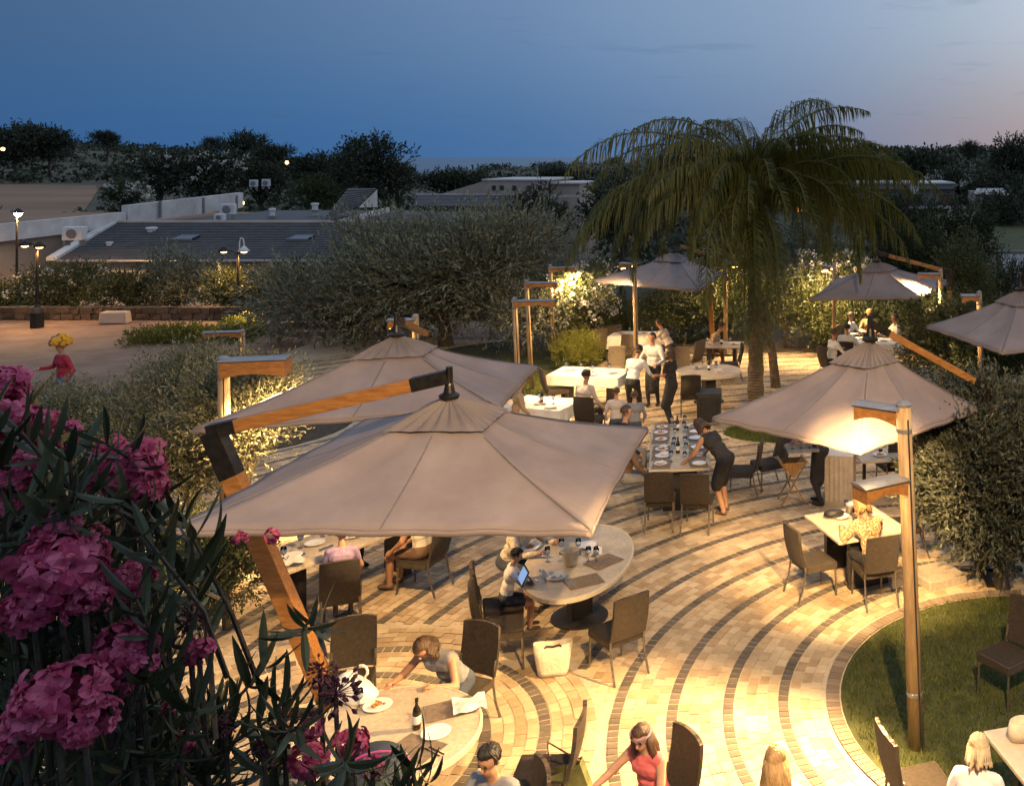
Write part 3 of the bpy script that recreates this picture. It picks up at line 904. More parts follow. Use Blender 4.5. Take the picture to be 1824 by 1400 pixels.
# ------------------------------------------------------------------ pink oleander close to the camera
def leaf_proto(name, L, W, curl, mat='oleander_leaf'):
    mb = MB(); vs, fs = [], []
    for i in range(7):
        s = i / 6; w = W * math.sin(math.pi * min(.08 + s * .9, 1)) ** .8 / 2 if i < 6 else .0006
        z = -curl * s * s * L
        vs += [(s * L, -w, z + w * .35), (s * L, 0, z), (s * L, w, z + w * .35)]
    for i in range(6):
        o = i * 3; fs += [(o, o + 3, o + 4, o + 1), (o + 1, o + 4, o + 5, o + 2)]
    me = bpy.data.meshes.new(name); me.from_pydata(vs, [], fs); me.materials.append(M[mat])
    return me
LEAF = [leaf_proto('leaf', .118, .019, c) for c in (.05, .2, .4)]
def flower_head(seed, nf, spread, size, petals=11):
    g = random.Random(seed); mb = MB()
    for i in range(nf):
        q = (i + .5) / nf; th = math.acos(1 - 1.7 * q); ph = i * 2.39996
        ax = Vector((math.sin(th) * math.cos(ph), math.sin(th) * math.sin(ph), math.cos(th)))
        c = Vector((ax.x, ax.y, ax.z * .85)) * spread * g.uniform(.45, 1.2)
        u, w, d = axes(ax + Vector((g.uniform(-.3, .3), g.uniform(-.3, .3), g.uniform(-.3, .3))))
        for k in range(petals):
            ring = 0 if k < petals * .5 else 1
            a = k * 2.39996 + g.uniform(-.3, .3); op = (.95 if ring == 0 else .45) + g.uniform(-.15, .15)
            L = size * (1 if ring == 0 else .72) * g.uniform(.85, 1.15); wd = L * .52
            r = u * math.cos(a) + w * math.sin(a); tn = d.cross(r)
            vs = []
            for s, ww, lift in ((0, .12, 0), (.5, .85, .02), (.85, 1.0, -.05), (1.05, .55, -.16)):
                p = c + (r * math.sin(op * s + .2) + d * math.cos(op * s + .2)) * L * s + d * lift * L
                for e in (-1, 0, 1):
                    vs.append(p + tn * (e * wd * ww * .6) + d * (L * (.10 * abs(e) + g.uniform(-.10, .10))))
            mb.add(vs, [(j * 3 + i2, j * 3 + i2 + 1, j * 3 + i2 + 4, j * 3 + i2 + 3) for j in range(3) for i2 in range(2)])
    return mb
ole = thing('oleander', 'double pink oleander in full bloom at the lower left', 'oleander', (-1.45, 1.9, 0))
OB = Vector((-1.45, 1.9, 0))
heads = [(-6, 745, 120, 1.95), (30, 815, 80, 1.95), (0, 905, 80, 1.9), (262, 872, 80, 2.0), (190, 805, 70, 2.02), (150, 1065, 90, 1.75), (60, 1085, 110, 1.74), (150, 1290, 110, 1.7), (40, 1300, 110, 1.7), (250, 1180, 70, 1.8), (8, 690, 105, 2.0), (62, 765, 95, 2.0), (118, 775, 62, 1.95), (18, 850, 100, 1.9), (232, 842, 140, 2.0), (105, 1020, 178, 1.75), (228, 1040, 95, 1.85),
         (218, 1160, 120, 1.8), (355, 1160, 62, 1.95), (100, 1250, 178, 1.7), (552, 1304, 58, 2.1), (548, 1350, 76, 2.05), (628, 1326, 74, 2.1), (664, 1366, 44, 2.1),
         (428, 958, 34, 2.2), (486, 955, 34, 2.25), (300, 1262, 40, 1.9), (228, 1225, 36, 1.8), (320, 1322, 52, 1.95), (168, 960, 60, 1.8), (105, 945, 90, 1.8), (20, 1090, 60, 1.75)]
protoH = {}
rr = random.Random(3)
stem_ends = []
for i, (x, y, dia, d) in enumerate(heads):
    p = Q(x, y, d) - OB
    r = dia * d / FPX / 2
    big = dia > 70
    kk = (big, i % 3)
    if kk not in protoH:
        mb = flower_head(10 + i, 13 if big else 5, .70, .47 if big else .58, 17)
        o = mb.build('flower_head', 'petal' if i % 4 else 'petal', ole)
        protoH[kk] = o.data
    else:
        o = bpy.data.objects.new('flower_head', protoH[kk]); coll.objects.link(o); o.parent = ole
    o.location = p; o.scale = (r * .92,) * 3
    o.rotation_euler = (rr.uniform(.15, .7), rr.uniform(-.5, .5), rr.uniform(0, 6.28))
    if i not in (24, 25): stem_ends.append(p - Vector((0, 0, r * .4)))
for i, (x, y, dia, d) in enumerate([(598, 1235, 84, 2.1), (505, 1295, 66, 2.05), (335, 1105, 56, 1.95), (570, 1195, 50, 2.15), (300, 1140, 40, 1.9), (250, 945, 34, 1.95), (470, 1330, 50, 2.0), (400, 1290, 40, 2.0)]):
    p = Q(x, y, d) - OB; r = dia * d / FPX / 2; g2 = random.Random(40 + i); mb = MB()
    for k in range(46):
        v = Vector((g2.gauss(0, 1), g2.gauss(0, 1), g2.gauss(0, 1.1))).normalized() * g2.uniform(.3, 1) * r
        e = v + v.normalized() * r * .3
        mb.tube([v, (v + e) / 2, e], [r * .05, r * .11, r * .02], 5)
        mb.tube([v * .2, v], [r * .02, r * .02], 3, cap=False)
    mb.build('bud_cluster', 'bud', ole, loc=p); stem_ends.append(p)
# leafy shoots: each shoot carries whorls of leaves
def in_bush(x, y):
    if x < 0: return y > 600
    lim = np.interp(x, [0, 90, 200, 300, 400, 480, 560, 640, 740, 800], [660, 740, 830, 960, 1080, 1190, 1270, 1330, 1385, 1410])
    return y > lim
shoots = []
while len(shoots) < 185:
    x, y = rr.uniform(-120, 780), rr.uniform(740, 1560)
    if in_bush(x, y - 10) and not (x > 300 and y < 1230 and rr.random() < .93) and not (x > 420 and rr.random() < .55):
        shoots.append((x, y, rr.uniform(1.75, 2.7)))
shoots += [(190, 790, 1.9), (470, 1190, 2.05), (540, 1120, 2.1), (505, 1250, 2.1), (330, 930, 2.0), (250, 900, 2.0), (280, 960, 2.0), (120, 1130, 1.8), (330, 1000, 2.0), (700, 1390, 2.1), (760, 1395, 2.1), (740, 1370, 2.15)]
leaves = []
stems = MB()
for x, y, d in shoots:
    p = Q(x, y, d) - OB
    base = p + Vector((rr.uniform(-.34, .12), rr.uniform(-.05, .35), -rr.uniform(.12, .48)))
    stems.tube([base, base.lerp(p, .5) + Vector((rr.uniform(-.03, .03), rr.uniform(-.03, .03), 0)), p], [.006, .005, .003], 5, cap=False)
    ax = (p - base).normalized()
    u, w, dv = axes(ax)
    for k in range(5):
        c = p - ax * (k * .045)
        for q in range(3):
            a = q * 2.094 + k * 1.05 + rr.uniform(-.4, .4)
            out = (u * math.cos(a) + w * math.sin(a))
            dirv = (ax * rr.uniform(.4, 1.0) * (1 if k < 3 else .6) + out * rr.uniform(.5, .9)).normalized()
            leaves.append((c, dirv, rr.uniform(.62, 1.08)))
for e in stem_ends:
    stems.tube([e, e + Vector((-.02, .06, -.25)), e + Vector((-.06, .14, -.6))], [.005, .006, .008], 5, cap=False)
for i in range(10):
    e = stem_ends[i * 2 % len(stem_ends)] + Vector((-.06, .14, -.6))
    stems.tube([e, e.lerp(Vector((-.1, .1, 0)), .5), Vector((-.1 + .05 * i, .1, 0))], [.012, .018, .025], 6, cap=False)
stems.build('stem', 'bark', ole)
def leaf_matrix(c, dv, s):
    roll = rr.uniform(-.8, .8)
    u, w, d = axes(dv)
    yv = (u * math.cos(roll) + w * math.sin(roll)); zv = d.cross(yv)
    return Matrix(((d.x * s, yv.x * s, zv.x * s, c.x), (d.y * s, yv.y * s, zv.y * s, c.y), (d.z * s, yv.z * s, zv.z * s, c.z), (0, 0, 0, 1)))
def vis_key(l):
    q = px(l[0] + OB)
    return (0 if 0 < q[0] < 800 and 640 < q[1] < 1400 else 1, (l[0] + OB).y)
leaves.sort(key=vis_key)
for c, dv, s in leaves[:300]:
    o = bpy.data.objects.new('leaf', LEAF[rr.randrange(3)]); coll.objects.link(o); o.parent = ole
    o.matrix_local = leaf_matrix(c, dv, s)
VV, FF, n0 = [], [], 0
for c, dv, s in leaves[300:]:
    me = LEAF[rr.randrange(3)]; mt = leaf_matrix(c, dv, s)
    vv = [mt @ v.co for v in me.vertices]; VV += [tuple(v) for v in vv]
    FF += [[i + n0 for i in p.vertices] for p in me.polygons]; n0 += len(vv)
me = bpy.data.meshes.new('leaf_mass'); me.from_pydata(VV, [], FF)
o = finish(me, 'leaf_mass', 'oleander_leaf', ole); o['kind'] = 'stuff'

# ------------------------------------------------------------------ far buildings
def tiled(mb, e0, e1, r1, r0, n, m=0, lift=.05):
    """stepped courses of tiles from eave e0-e1 up to ridge r0-r1"""
    e0, e1, r1, r0 = map(Vector, (e0, e1, r1, r0))
    nr = (e1 - e0).cross(r0 - e0).normalized()
    if nr.z < 0: nr = -nr
    for i in range(n):
        a, b = i / n, (i + 1) / n
        p = [e0.lerp(r0, a), e1.lerp(r1, a), e1.lerp(r1, b), e0.lerp(r0, b)]
        q = [p[0] + nr * lift, p[1] + nr * lift, p[2] + nr * .008, p[3] + nr * .008]
        mb.add([p[0], p[1], q[0], q[1], q[2], q[3]], [(0, 1, 3, 2), (2, 3, 4, 5)], m)
def wallbox(mb, x0, x1, y0, y1, z0, z1, m=0):
    mb.box(((x0 + x1) / 2, (y0 + y1) / 2, (z0 + z1) / 2), (x1 - x0, y1 - y0, z1 - z0), m=m)
def relthing(name, label, cat, loc, group=None):
    t = thing(name, label, cat, loc, 0, group)
    return t, Vector(loc)
class RMB(MB):
    """mesh in world coordinates, shifted to its root on build"""
    def build(s, name, mats, parent=None, smooth=False, loc=None, bevel=0):
        if parent is not None:
            o = parent.location
            if parent.parent is not None: o = o + parent.parent.location
            s.v = [(a - o.x, b - o.y, c - o.z) for a, b, c in s.v]
        return MB.build(s, name, mats, parent, smooth, loc, bevel)
h1, _ = relthing('house', 'long low house with dark tiled roof behind the plaza', 'house', (-29, 48, -1.8))
w = RMB(); wallbox(w, -33.6, -17.5, 45.6, 66, -1.9, 1.2); w.build('wall', 'white_wall', h1)
w = RMB(); tiled(w, (-34.2, 44.9, 1.12), (-17, 44.9, 1.12), (-17, 52, 2.36), (-36.4, 52, 2.36), 22); rf = w.build('roof', 'rooftile', h1)
w = RMB(); w.beam((-34.3, 44.85, 1.2), (-36.5, 52.1, 2.44), .42, .16); w.build('verge', 'white_wall', h1)
w = RMB(); w.tube([(-36.4, 52, 2.4), (-17, 52, 2.4)], .10, 8); w.build('ridge_cap', 'beige_wall', h1)
w = RMB(); wallbox(w, -36.2, -17, 52.2, 67, 1.9, 2.22); w.build('flat_roof', 'rooftile', h1)
for i, x in enumerate((-31.5, -28.5, -25.5)):
    f = RMB(); wallbox(f, x - .55, x + .55, 45.52, 45.66, -.6, .6); wd = f.build('window', 'white_wall', h1)
    f = MB(); f.box((x - h1.location.x, 45.5 - h1.location.y, 0 - h1.location.z), (.9, .06, 1.0)); f.build('pane', 'window', wd)
    wd_off = wd
w = RMB(); w.tube([(-34.1, 44.82, 1.1), (-17, 44.82, 1.1)], .07, 8); w.build('gutter', 'zinc', h1)
w = RMB(); w.tube([(-30.2, 45.2, 1.05), (-30.2, 45.5, .8), (-30.2, 45.5, -1.8)], .05, 8); w.build('downpipe', 'zinc', h1)
for x in (-30.5, -24.8):
    rm_ = Matrix.Rotation(math.atan2(1.24, 7.1), 3, 'X')
    f = RMB(); f.box((x, 48.6, 1.86), (.95, .75, .10), rm_); f.build('roof_window', 'window', h1)
    f = RMB(); f.box((x, 48.18, 1.80), (1.05, .08, .12), rm_); f.build('roof_window_frame', 'zinc', h1)
f = RMB(); wallbox(f, -24.2, -21.5, 44.2, 45.5, -1.8, .72); f.build('porch_wall', 'pink_wall', h1)
h2, _ = relthing('flat_roofed_house', 'flat-roofed white house with long parapet at left', 'house', (-45, 50, -1.8))
w = RMB(); wallbox(w, -62, -36.6, 40.5, 66, -1.9, 2.05); w.build('wall', 'beige_wall', h2)
w = RMB(); w.beam((-36.0, 43.2, 2.45), (-36.4, 52.6, 2.5), .30, .78); w.beam((-36.4, 52.75, 2.75), (-37.2, 65, 3.0), .34, 1.0); w.build('parapet', 'white_wall', h2)
for y in (55.5, 59.5, 63):
    w = RMB(); w.box((-36.3, y, 2.9), (.14, .07, .96)); w.build('joint_post', 'zinc', h2)
w = RMB(); wallbox(w, -62, -36.5, 40.2, 66.2, 2.06, 2.14); w.build('roof', 'field', h2)
for x in (-44, -41.2, -38.6):
    w = RMB(); wallbox(w, x - .5, x + .5, 40.42, 40.52, -.4, 1.0); w.build('window', 'window', h2)
    w = RMB(); wallbox(w, x - .62, x + .62, 40.36, 40.5, -.5, -.42); w.build('sill', 'white_wall', h2)
h3 = relthing('roof_monitor', 'small tilted tiled roof with white triangular gable', 'roof', (-26, 56, 2.2))[0]
A, B, C, D, E_ = Q(576, 392, 54), Q(637, 369, 57), Q(671, 336, 60), Q(620, 336, 58.5), Q(673, 369, 60.2)
w = RMB(); tiled(w, A, B, C, D, 10, lift=.06); w.build('roof', 'rooftile', h3)
w = RMB(); e2 = E_ + Vector((-1.5, .9, 0)); w.add([B + Vector((.05, 0, -.04)), C + Vector((.03, 0, -.06)), E_, D + Vector((0, .4, -.1)), e2 + Vector((-1.5, 0, 0)), A + Vector((0, .5, -.1))],
      [(0, 2, 1), (1, 2, 4, 3), (3, 4, 5)]); w.build('gable_wall', 'white_wall', h3)
w = RMB(); w.beam(Q(604, 397, 53.5), Q(692, 374, 57.5), .16, .28); w.build('fascia', 'white_wall', h3)
def appliance(x, y, d, wd, hh, dp, lab, kind):
    c = Q(x, y, d)
    t = thing(kind, lab, 'air conditioner' if kind == 'air_conditioner' else 'roof vent', (c.x, d, c.z - hh / 2), R(8), 'units on the far roofs')
    mb = MB()
    if kind == 'air_conditioner':
        mb.box((0, 0, hh / 2), (wd, dp, hh)); mb.build('casing', 'acunit', t, bevel=.03)
        mb = MB(); mb.lathe((0, -dp / 2 - .01, hh / 2), [(.01, 0), (hh * .33, 0), (hh * .36, .02), (hh * .33, .03)], 14, rot=Matrix.Rotation(R(90), 3, 'X')); mb.build('fan_grille', 'zinc', t)
        for s in (-1, 1):
            mb = MB(); mb.box((s * wd * .38, 0, -.12), (.06, dp * .9, .25)); mb.build('foot', 'zinc', t)
    else:
        mb.lathe((0, 0, -.3), [(wd * .4, 0), (wd * .4, hh * .75 + .3), (wd * .55, hh * .78 + .3), (wd * .5, hh + .3), (.01, hh * 1.05 + .3)], 12); mb.build('pipe', 'acunit', t)
        mb = MB(); mb.box((0, 0, -.05), (wd * 1.3, wd * 1.3, .1)); mb.build('flashing', 'zinc', t)
for a in [(133, 416, 45.5, .85, .62, .5, 'white air conditioner box at the left end of the tiled roof', 'air_conditioner'),
          (406, 373, 57, .8, .62, .4, 'white air conditioner at the end of the long parapet', 'air_conditioner'),
          (392, 387, 55, .5, .36, .4, 'small white unit below the parapet end', 'air_conditioner'),
          (270, 411, 50.2, .5, .34, .4, 'squat vent in the middle of the tiled roof', 'roof_vent'),
          (485, 378, 58, .36, .42, .3, 'round white vent on the flat roof', 'roof_vent'),
          (561, 368, 60, .45, .4, .3, 'white vent left of the tilted roof', 'roof_vent'),
          (452, 327, 85, .6, .6, .4, 'white box among the dark trees, left one', 'air_conditioner'),
          (474, 326, 85, .6, .6, .4, 'white box among the dark trees, right one', 'air_conditioner'),
          (195, 435, 47.5, .3, .2, .3, 'tiny pale vent low on the tiled roof', 'roof_vent')]:
    appliance(*a)
h4 = relthing('stepped_house', 'beige flat-roofed house with stepped parapet behind the olive', 'house', (-23, 76, -2.5))[0]
def qbox(mb, x0, x1, y0, y1, d, dp, zb=None):
    a, b = Q(x0, y0, d), Q(x1, y1, d)
    wallbox(mb, a.x, b.x, d, d + dp, b.z if zb is None else zb, a.z)
w = RMB(); qbox(w, 862, 972, 321, 348, 75, 8, -2.6); qbox(w, 972, 1032, 327, 348, 76, 6, -2.6)
a, b, c = Q(775, 349, 75), Q(862, 323, 75), Q(862, 349, 75)
w.add([a, c, b, a + Vector((0, 7, 0)), c + Vector((0, 7, 0)), b + Vector((0, 7, 0))], [(0, 1, 2), (3, 5, 4), (0, 2, 5, 3)]); w.build('wall', 'beige_wall', h4)
w = RMB(); qbox(w, 858, 976, 319.5, 322, 74.9, 8.3); qbox(w, 976, 1034, 325.5, 328, 75.8, 6.3); w.build('coping', 'white_wall', h4)
w = RMB(); tiled(w, Q(735, 368, 66), Q(1000, 368, 66), Q(985, 348, 74), Q(745, 347, 74), 8); w.build('roof', 'rooftile', h4)
w = RMB(); w.beam(Q(742, 346.5, 74), Q(1030, 350, 74.2), .2, .14); w.build('eave_board', 'white_wall', h4)
for x in (876, 890, 912, 940, 958):
    w = RMB(); qbox(w, x, x + 7, 331, 339, 74.93, .08); w.build('window', 'window', h4)
w = RMB(); w.tube([Q(958, 322, 77), Q(957, 290, 77)], [.05, .03], 6); w.build('aerial', 'zinc', h4)
h5 = relthing('stone_house', 'low stone house with brown shutters beyond the right hedge', 'house', (6, 88, 1.0))[0]
w = RMB(); qbox(w, 1400, 1700, 336, 378, 86, 7, .6); w.build('wall', 'grey_stone', h5)
w = RMB(); qbox(w, 1385, 1702, 327, 337, 85.6, 8); w.build('roof', 'zinc', h5)
w = RMB(); qbox(w, 1385, 1702, 325.5, 328, 85.4, 8.4); w.build('coping', 'white_wall', h5)
w = RMB(); qbox(w, 1622, 1636, 326, 346, 85, .8); w.build('chimney', 'white_wall', h5)
for x0, x1 in ((1618, 1642), (1674, 1698), (1560, 1580)):
    w = RMB(); qbox(w, x0, x1, 347, 367, 85.9, .12); sh = w.build('shutter', 'brown_door', h5)
w = RMB(); qbox(w, 1600, 1720, 368, 372, 85.2, .8); w.build('terrace_edge', 'white_wall', h5)
w = RMB(); qbox(w, 1421, 1444, 366, 377, 85.9, .1); w.build('window', 'lit_window', h5)
h6 = relthing('cottage', 'small pale cottage at the right edge of the view', 'house', (17, 92, 1.0))[0]
w = RMB(); qbox(w, 1740, 1794, 343, 368, 92, 5, .8); w.build('wall', 'beige_wall', h6)
w = RMB(); tiled(w, Q(1735, 346, 91.5), Q(1798, 348, 91.5), Q(1786, 336, 95), Q(1740, 336, 95), 6); w.build('roof', 'white_wall', h6)
for x in (1752, 1782):
    w = RMB(); qbox(w, x, x + 9, 349, 361, 91.9, .1); w.build('window', 'window', h6)
# low rubble wall along the plaza
pw = thing('rubble_wall', 'low dark rubble wall along the back of the plaza', 'wall', (-22, 35.5, 0))
rr = random.Random(8)
mb = MB(); mb.box((-3.7, .15, .2), (29.4, .25, .4)); mb.build('core', 'soil', pw)
sm = []
for i in range(5):
    m_ = MB(); vs = [Vector((a, b, c)) * .5 for c in (-1, 1) for a, b in ((-1, -1), (1, -1), (1, 1), (-1, 1))]
    m_.add([v + Vector((rr.uniform(-.1, .1), rr.uniform(-.1, .1), rr.uniform(-.1, .1))) for v in vs], [(3, 2, 1, 0), (4, 5, 6, 7), (0, 1, 5, 4), (1, 2, 6, 5), (2, 3, 7, 6), (3, 0, 4, 7)])
    me = bpy.data.meshes.new('stone'); me.from_pydata(m_.v, [], m_.f); me.materials.append(M['stonew']); sm.append(me)
for row in range(2):
    x = -18.4
    while x < 11:
        L = rr.uniform(.25, .5)
        o = bpy.data.objects.new('stone', sm[rr.randrange(5)]); coll.objects.link(o); o.parent = pw
        o.location = (x + L / 2, 0.0, .12 + row * .22); o.scale = (L * .96, .34, .21); x += L
o = MB().box((0, 0, .22), (.95, .4, .42), top=.9).build('stone_block', 'beige_wall', bevel=.05); o.location = (P(155, 588).x, 34.6, -.01); o.rotation_euler = (0, 0, .1)
tag(o, 'pale squared boulder in front of the rubble wall', 'boulder')
bw = thing('stone_bench', 'dark grey rail bench behind the first parasols', 'bench', (P(520, 615).x, 31.0, 0))
for x in (-.75, 1.6):
    MB().box((x, 0, .45), (.22, .25, .9)).build('post', 'grey_stone', bw)
for z in (.25, .5, .78):
    MB().box((.9, .02, z), (3.9, .12, .16)).build('rail', 'grey_stone', bw)

# ------------------------------------------------------------------ lamps
WARM = (1.0, .61, .255)
def add_light(parent, loc, aim, power, size=150, blend=.6, radius=.10, col=WARM, kind='SPOT'):
    l = bpy.data.lights.new('lamp_light', kind)
    l.energy = power; l.color = col; l.shadow_soft_size = radius
    if kind == 'SPOT':
        l.spot_size = R(size); l.spot_blend = blend
    o = bpy.data.objects.new('lamp_light', l); coll.objects.link(o); o.parent = parent
    o.location = loc
    o.rotation_euler = Vector(aim).to_track_quat('-Z', 'Y').to_euler()
    return o
def lamp_head(t, z, ang, L, power, aim=None, lit=True, off=(0, 0), spot=120, pitch=0.0, sz=1.0):
    """wooden downlight box on the post, pointing along ang"""
    Rm = Matrix.Rotation(ang, 3, 'Z') @ Matrix.Rotation(pitch, 3, 'Y')
    o = Vector((off[0], off[1], z))
    Wd, H = .24 * sz, .17 * sz
    def T(p): return o + Rm @ Vector(p)
    if aim is None: aim = Rm @ Vector((.65, 0, -1))
    mb = MB(); n = 10
    for y0 in (-Wd / 2, Wd / 2 - .02):
        top = [(i / n * L, H) for i in range(n + 1)]; bot = [(i / n * L, .03 + .055 * math.sin(math.pi * i / n)) for i in range(n + 1)]
        ring = top + bot[::-1]
        vs = [T((x, y0, z2)) for x, z2 in ring] + [T((x, y0 + .02, z2)) for x, z2 in ring]
        k = len(ring)
        mb.add(vs, [list(range(k)), list(range(2 * k - 1, k - 1, -1))] + [(i, (i + 1) % k, k + (i + 1) % k, k + i) for i in range(k)])
    vs = [T((L, y, z2)) for y in (-Wd / 2 + .021, Wd / 2 - .021) for z2 in (.03, H)] + [T((L - .02, y, z2)) for y in (-Wd / 2 + .021, Wd / 2 - .021) for z2 in (.03, H)]
    mb.add(vs, [(0, 1, 3, 2), (4, 6, 7, 5), (0, 2, 6, 4), (1, 5, 7, 3)])
    hs = mb.build('housing', 'wood_red', t)
    mb = MB(); vs, nn = [], 6
    for i in range(nn + 1):
        y = -Wd / 2 - .015 + (Wd + .03) * i / nn; zz = H + .012 + .022 * math.sin(math.pi * i / nn)
        vs += [T((-.02, y, zz)), T((L + .02, y, zz)), T((-.02, y, H + .002)), T((L + .02, y, H + .002))]
    fs = []
    for i in range(nn):
        a, b = i * 4, i * 4 + 4
        fs += [(a, a + 1, b + 1, b), (a + 2, b + 2, b + 3, a + 3), (a, b, b + 2, a + 2), (a + 1, a + 3, b + 3, b + 1)]
    mb.add(vs, fs); mb.build('cover', 'zinc', t)
    if lit:
        mb = MB(); c = [T((L * .25, -.08, .10)), T((L * .9, -.08, .10)), T((L * .9, .08, .10)), T((L * .25, .08, .10))]
        mb.add(c, [(3, 2, 1, 0)]); mb.build('lens', 'lens', t)
        add_light(t, T((L * .74, 0, .03)), aim, power, spot)
def post_lamp(label, x, y, z, heads, lean=.0, r=.055, name='lamp_post'):
    t = thing(name, label, 'lamp post', (x, y, 0), 0, 'wooden lamp posts of the terrace')
    mb = MB(); mb.tube([(lean, 0, -.03), (lean * .5, 0, z * .5), (0, 0, z)], [r * 1.12, r * 1.05, r], 14); mb.build('post', 'post', t, smooth=True)
    mb = MB(); mb.lathe((0, 0, z), [(r * 1.05, 0), (r * 1.08, .02), (r * .6, .05), (.001, .055)], 14); mb.build('post_cap', 'zinc', t)
    mb = MB(); mb.tube([(lean + r * .5, -r * 1.0, .02), (lean * .5 + r * .5, -r * .98, z * .5), (r * .5, -r * .92, z - .12)], .009, 6, cap=False); mb.build('cable', 'black', t)
    for zz in (.16 * z, .93 * z):
        mb = MB(); mb.lathe((lean * (1 - zz / z), 0, zz), [(r * 1.10, -.02), (r * 1.14, -.018), (r * 1.14, .018), (r * 1.10, .02)], 14); mb.build('band', 'zinc', t)
    for h in heads:
        lamp_head(t, **h)
    return t
LP = 260
post_lamp('tall wooden lamp post with two box heads rising from the lawn', 1.00, 9.75, 3.38,
          [dict(z=3.17, ang=R(150), L=.46, power=3000, aim=(.03, 1.0, -.70), spot=54, off=(-.03, .02)),
           dict(z=2.50, ang=R(212), L=.50, power=3400, aim=(-.85, -.7, -1), spot=128, off=(-.03, -.02))], lean=.13, r=.072)
c = Q(398, 690, 13.6)
post_lamp('lit lamp post with long box head among the left shrubs', c.x, 13.6, 3.05, [dict(z=2.78, ang=R(12), L=.82, power=1700, aim=(.3, .15, -1), spot=165, sz=1.5)], lean=.05, r=.075)
post_lamp('lamp post whose head shows just above the rear parasol', Q(740, 570, 16.6).x, 16.6, 3.15, [dict(z=2.93, ang=R(185), L=.42, power=600)], lean=.04)
post_lamp('front lamp post of the three beside the rear parasol', -6.28, 21.4, 2.75, [dict(z=2.54, ang=R(8), L=.85, power=800)], lean=.12)
post_lamp('middle lamp post of the three beside the rear parasol', -6.95, 24.7, 2.72, [dict(z=2.51, ang=R(6), L=.75, power=800)], lean=.14)
post_lamp('rear lamp post of the three, nearest the cream oleander', -7.25, 28.2, 2.72, [dict(z=2.5, ang=R(10), L=.7, power=1100, aim=(.3, .2, -1), spot=170)], lean=.10)
post_lamp('lamp post in front of the far left parasol', -4.32, 25.2, 3.15, [dict(z=2.93, ang=R(150), L=.4, power=800)], lean=.06)
post_lamp('lamp post lighting the underside of the far right parasol', 3.42, 24.4, 3.0, [dict(z=2.77, ang=R(172), L=.55, power=1100, aim=(-.4, -.3, -1), spot=165)], lean=.04)
post_lamp('lamp post between the far right parasol and the right edge', 3.66, 20.4, 3.02, [dict(z=2.8, ang=R(178), L=.36, power=500)], lean=.07)
post_lamp('lamp post with grey-topped head behind the left shrubs', Q(432, 603, 24).x, 24, 1.6, [dict(z=1.42, ang=R(190), L=.85, power=120)], lean=.03)
post_lamp('short lamp post glowing orange at the right end of the plaza wall', Q(470, 560, 33).x, 33, .95, [dict(z=.78, ang=R(200), L=.5, power=150, spot=165)], lean=.02)
post_lamp('lamp post hidden among the cream blossoms left of the far right parasol', .9, 28.3, 2.75, [dict(z=2.5, ang=R(120), L=.5, power=1300, aim=(.0, .4, -.7), spot=165)])
post_lamp('lamp post hidden behind the far left parasol', -2.3, 29.2, 2.75, [dict(z=2.5, ang=R(60), L=.5, power=900, aim=(.1, .4, -1), spot=165)])
# twin street lamps on the plaza
def street_lamp(label, x, y, z0, H, heads, pw, bulb='bulb', goose=None):
    t = thing('street_lamp', label, 'street lamp', (x, y, z0), 0, 'iron street lamps on the plaza')
    mb = MB(); mb.lathe((0, 0, 0), [(.2, 0), (.2, .5), (.14, .62), (.09, .7), (.06, .8), (.045, H * .6), (.035, H)], 12); mb.build('pole', 'iron', t)
    for i, (dx, dz) in enumerate(heads):
        mb = MB(); mb.tube([(0, 0, H - .1), (dx * .5, 0, H + .05), (dx, 0, H + dz)], .02, 6); mb.build('arm', 'iron', t)
        if goose == i:
            s = 1 if dx > 0 else -1
            mb = MB(); mb.tube([(dx * .25, 0, H), (dx * .25, 0, H + .35), (dx * .45, 0, H + .52), (dx * .8, 0, H + .5), (dx, 0, H + .34), (dx, 0, H + .2)], .025, 7); mb.build('gooseneck', 'acunit', t)
        mb = MB(); mb.lathe((dx, 0, H + dz), [(.03, .2), (.07, .17), (.20, .02), (.19, 0)], 14); mb.build('shade', 'acunit' if goose == i else 'iron', t, smooth=True)
        mb = MB(); mb.ell((dx, 0, H + dz + .01), (.115, .115, .07) if bulb == 'bulb' else (.15, .15, .15), n=10, k=6); mb.build('bulb', bulb, t)
        add_light(t, (dx, 0, H + dz - .14), (0, 0, -1), pw, 165, .5, .1, (1, .52, .16))
street_lamp('black twin street lamp on the plaza at far left', Q(66, 500, 33.8).x, 33.8, 0, 2.85, [(-.42, -.05), (.08, -.10)], 260)
street_lamp('twin street lamp with white gooseneck arm in front of the tiled roof', Q(424, 500, 36.2).x, 36.2, -.1, 2.45, [(-.52, .02), (.22, .02)], 220, goose=1)
c = Q(30, 378, 40.5)
street_lamp('brightest single street lamp at the far left', c.x, 40.5, -.9, c.z + .9, [(.06, -.04)], 2800, 'bulb_big')
# small distant lights
for x, y, d, lab in [(1164, 352, 70, 'dim orange porch light seen through the palm'), (5, 266, 170, 'tiny orange light on the left hillside'), (511, 290, 140, 'tiny orange light beside the sea gap'), (432, 362, 66, 'orange glow at the end of the long parapet')]:
    c = Q(x, y, d)
    t = thing('porch_light', lab, 'light', (c.x, d, c.z), 0, 'tiny far lights')
    s = d / 70 * .12
    mb = MB(); mb.ell((0, 0, 0), (s, s, s), n=8, k=6); mb.build('bulb', 'bulb', t)
    mb = MB(); mb.box((0, s * 1.3, 0), (s * 1.2, s * .5, s * 2.2)); mb.build('bracket', 'iron', t)
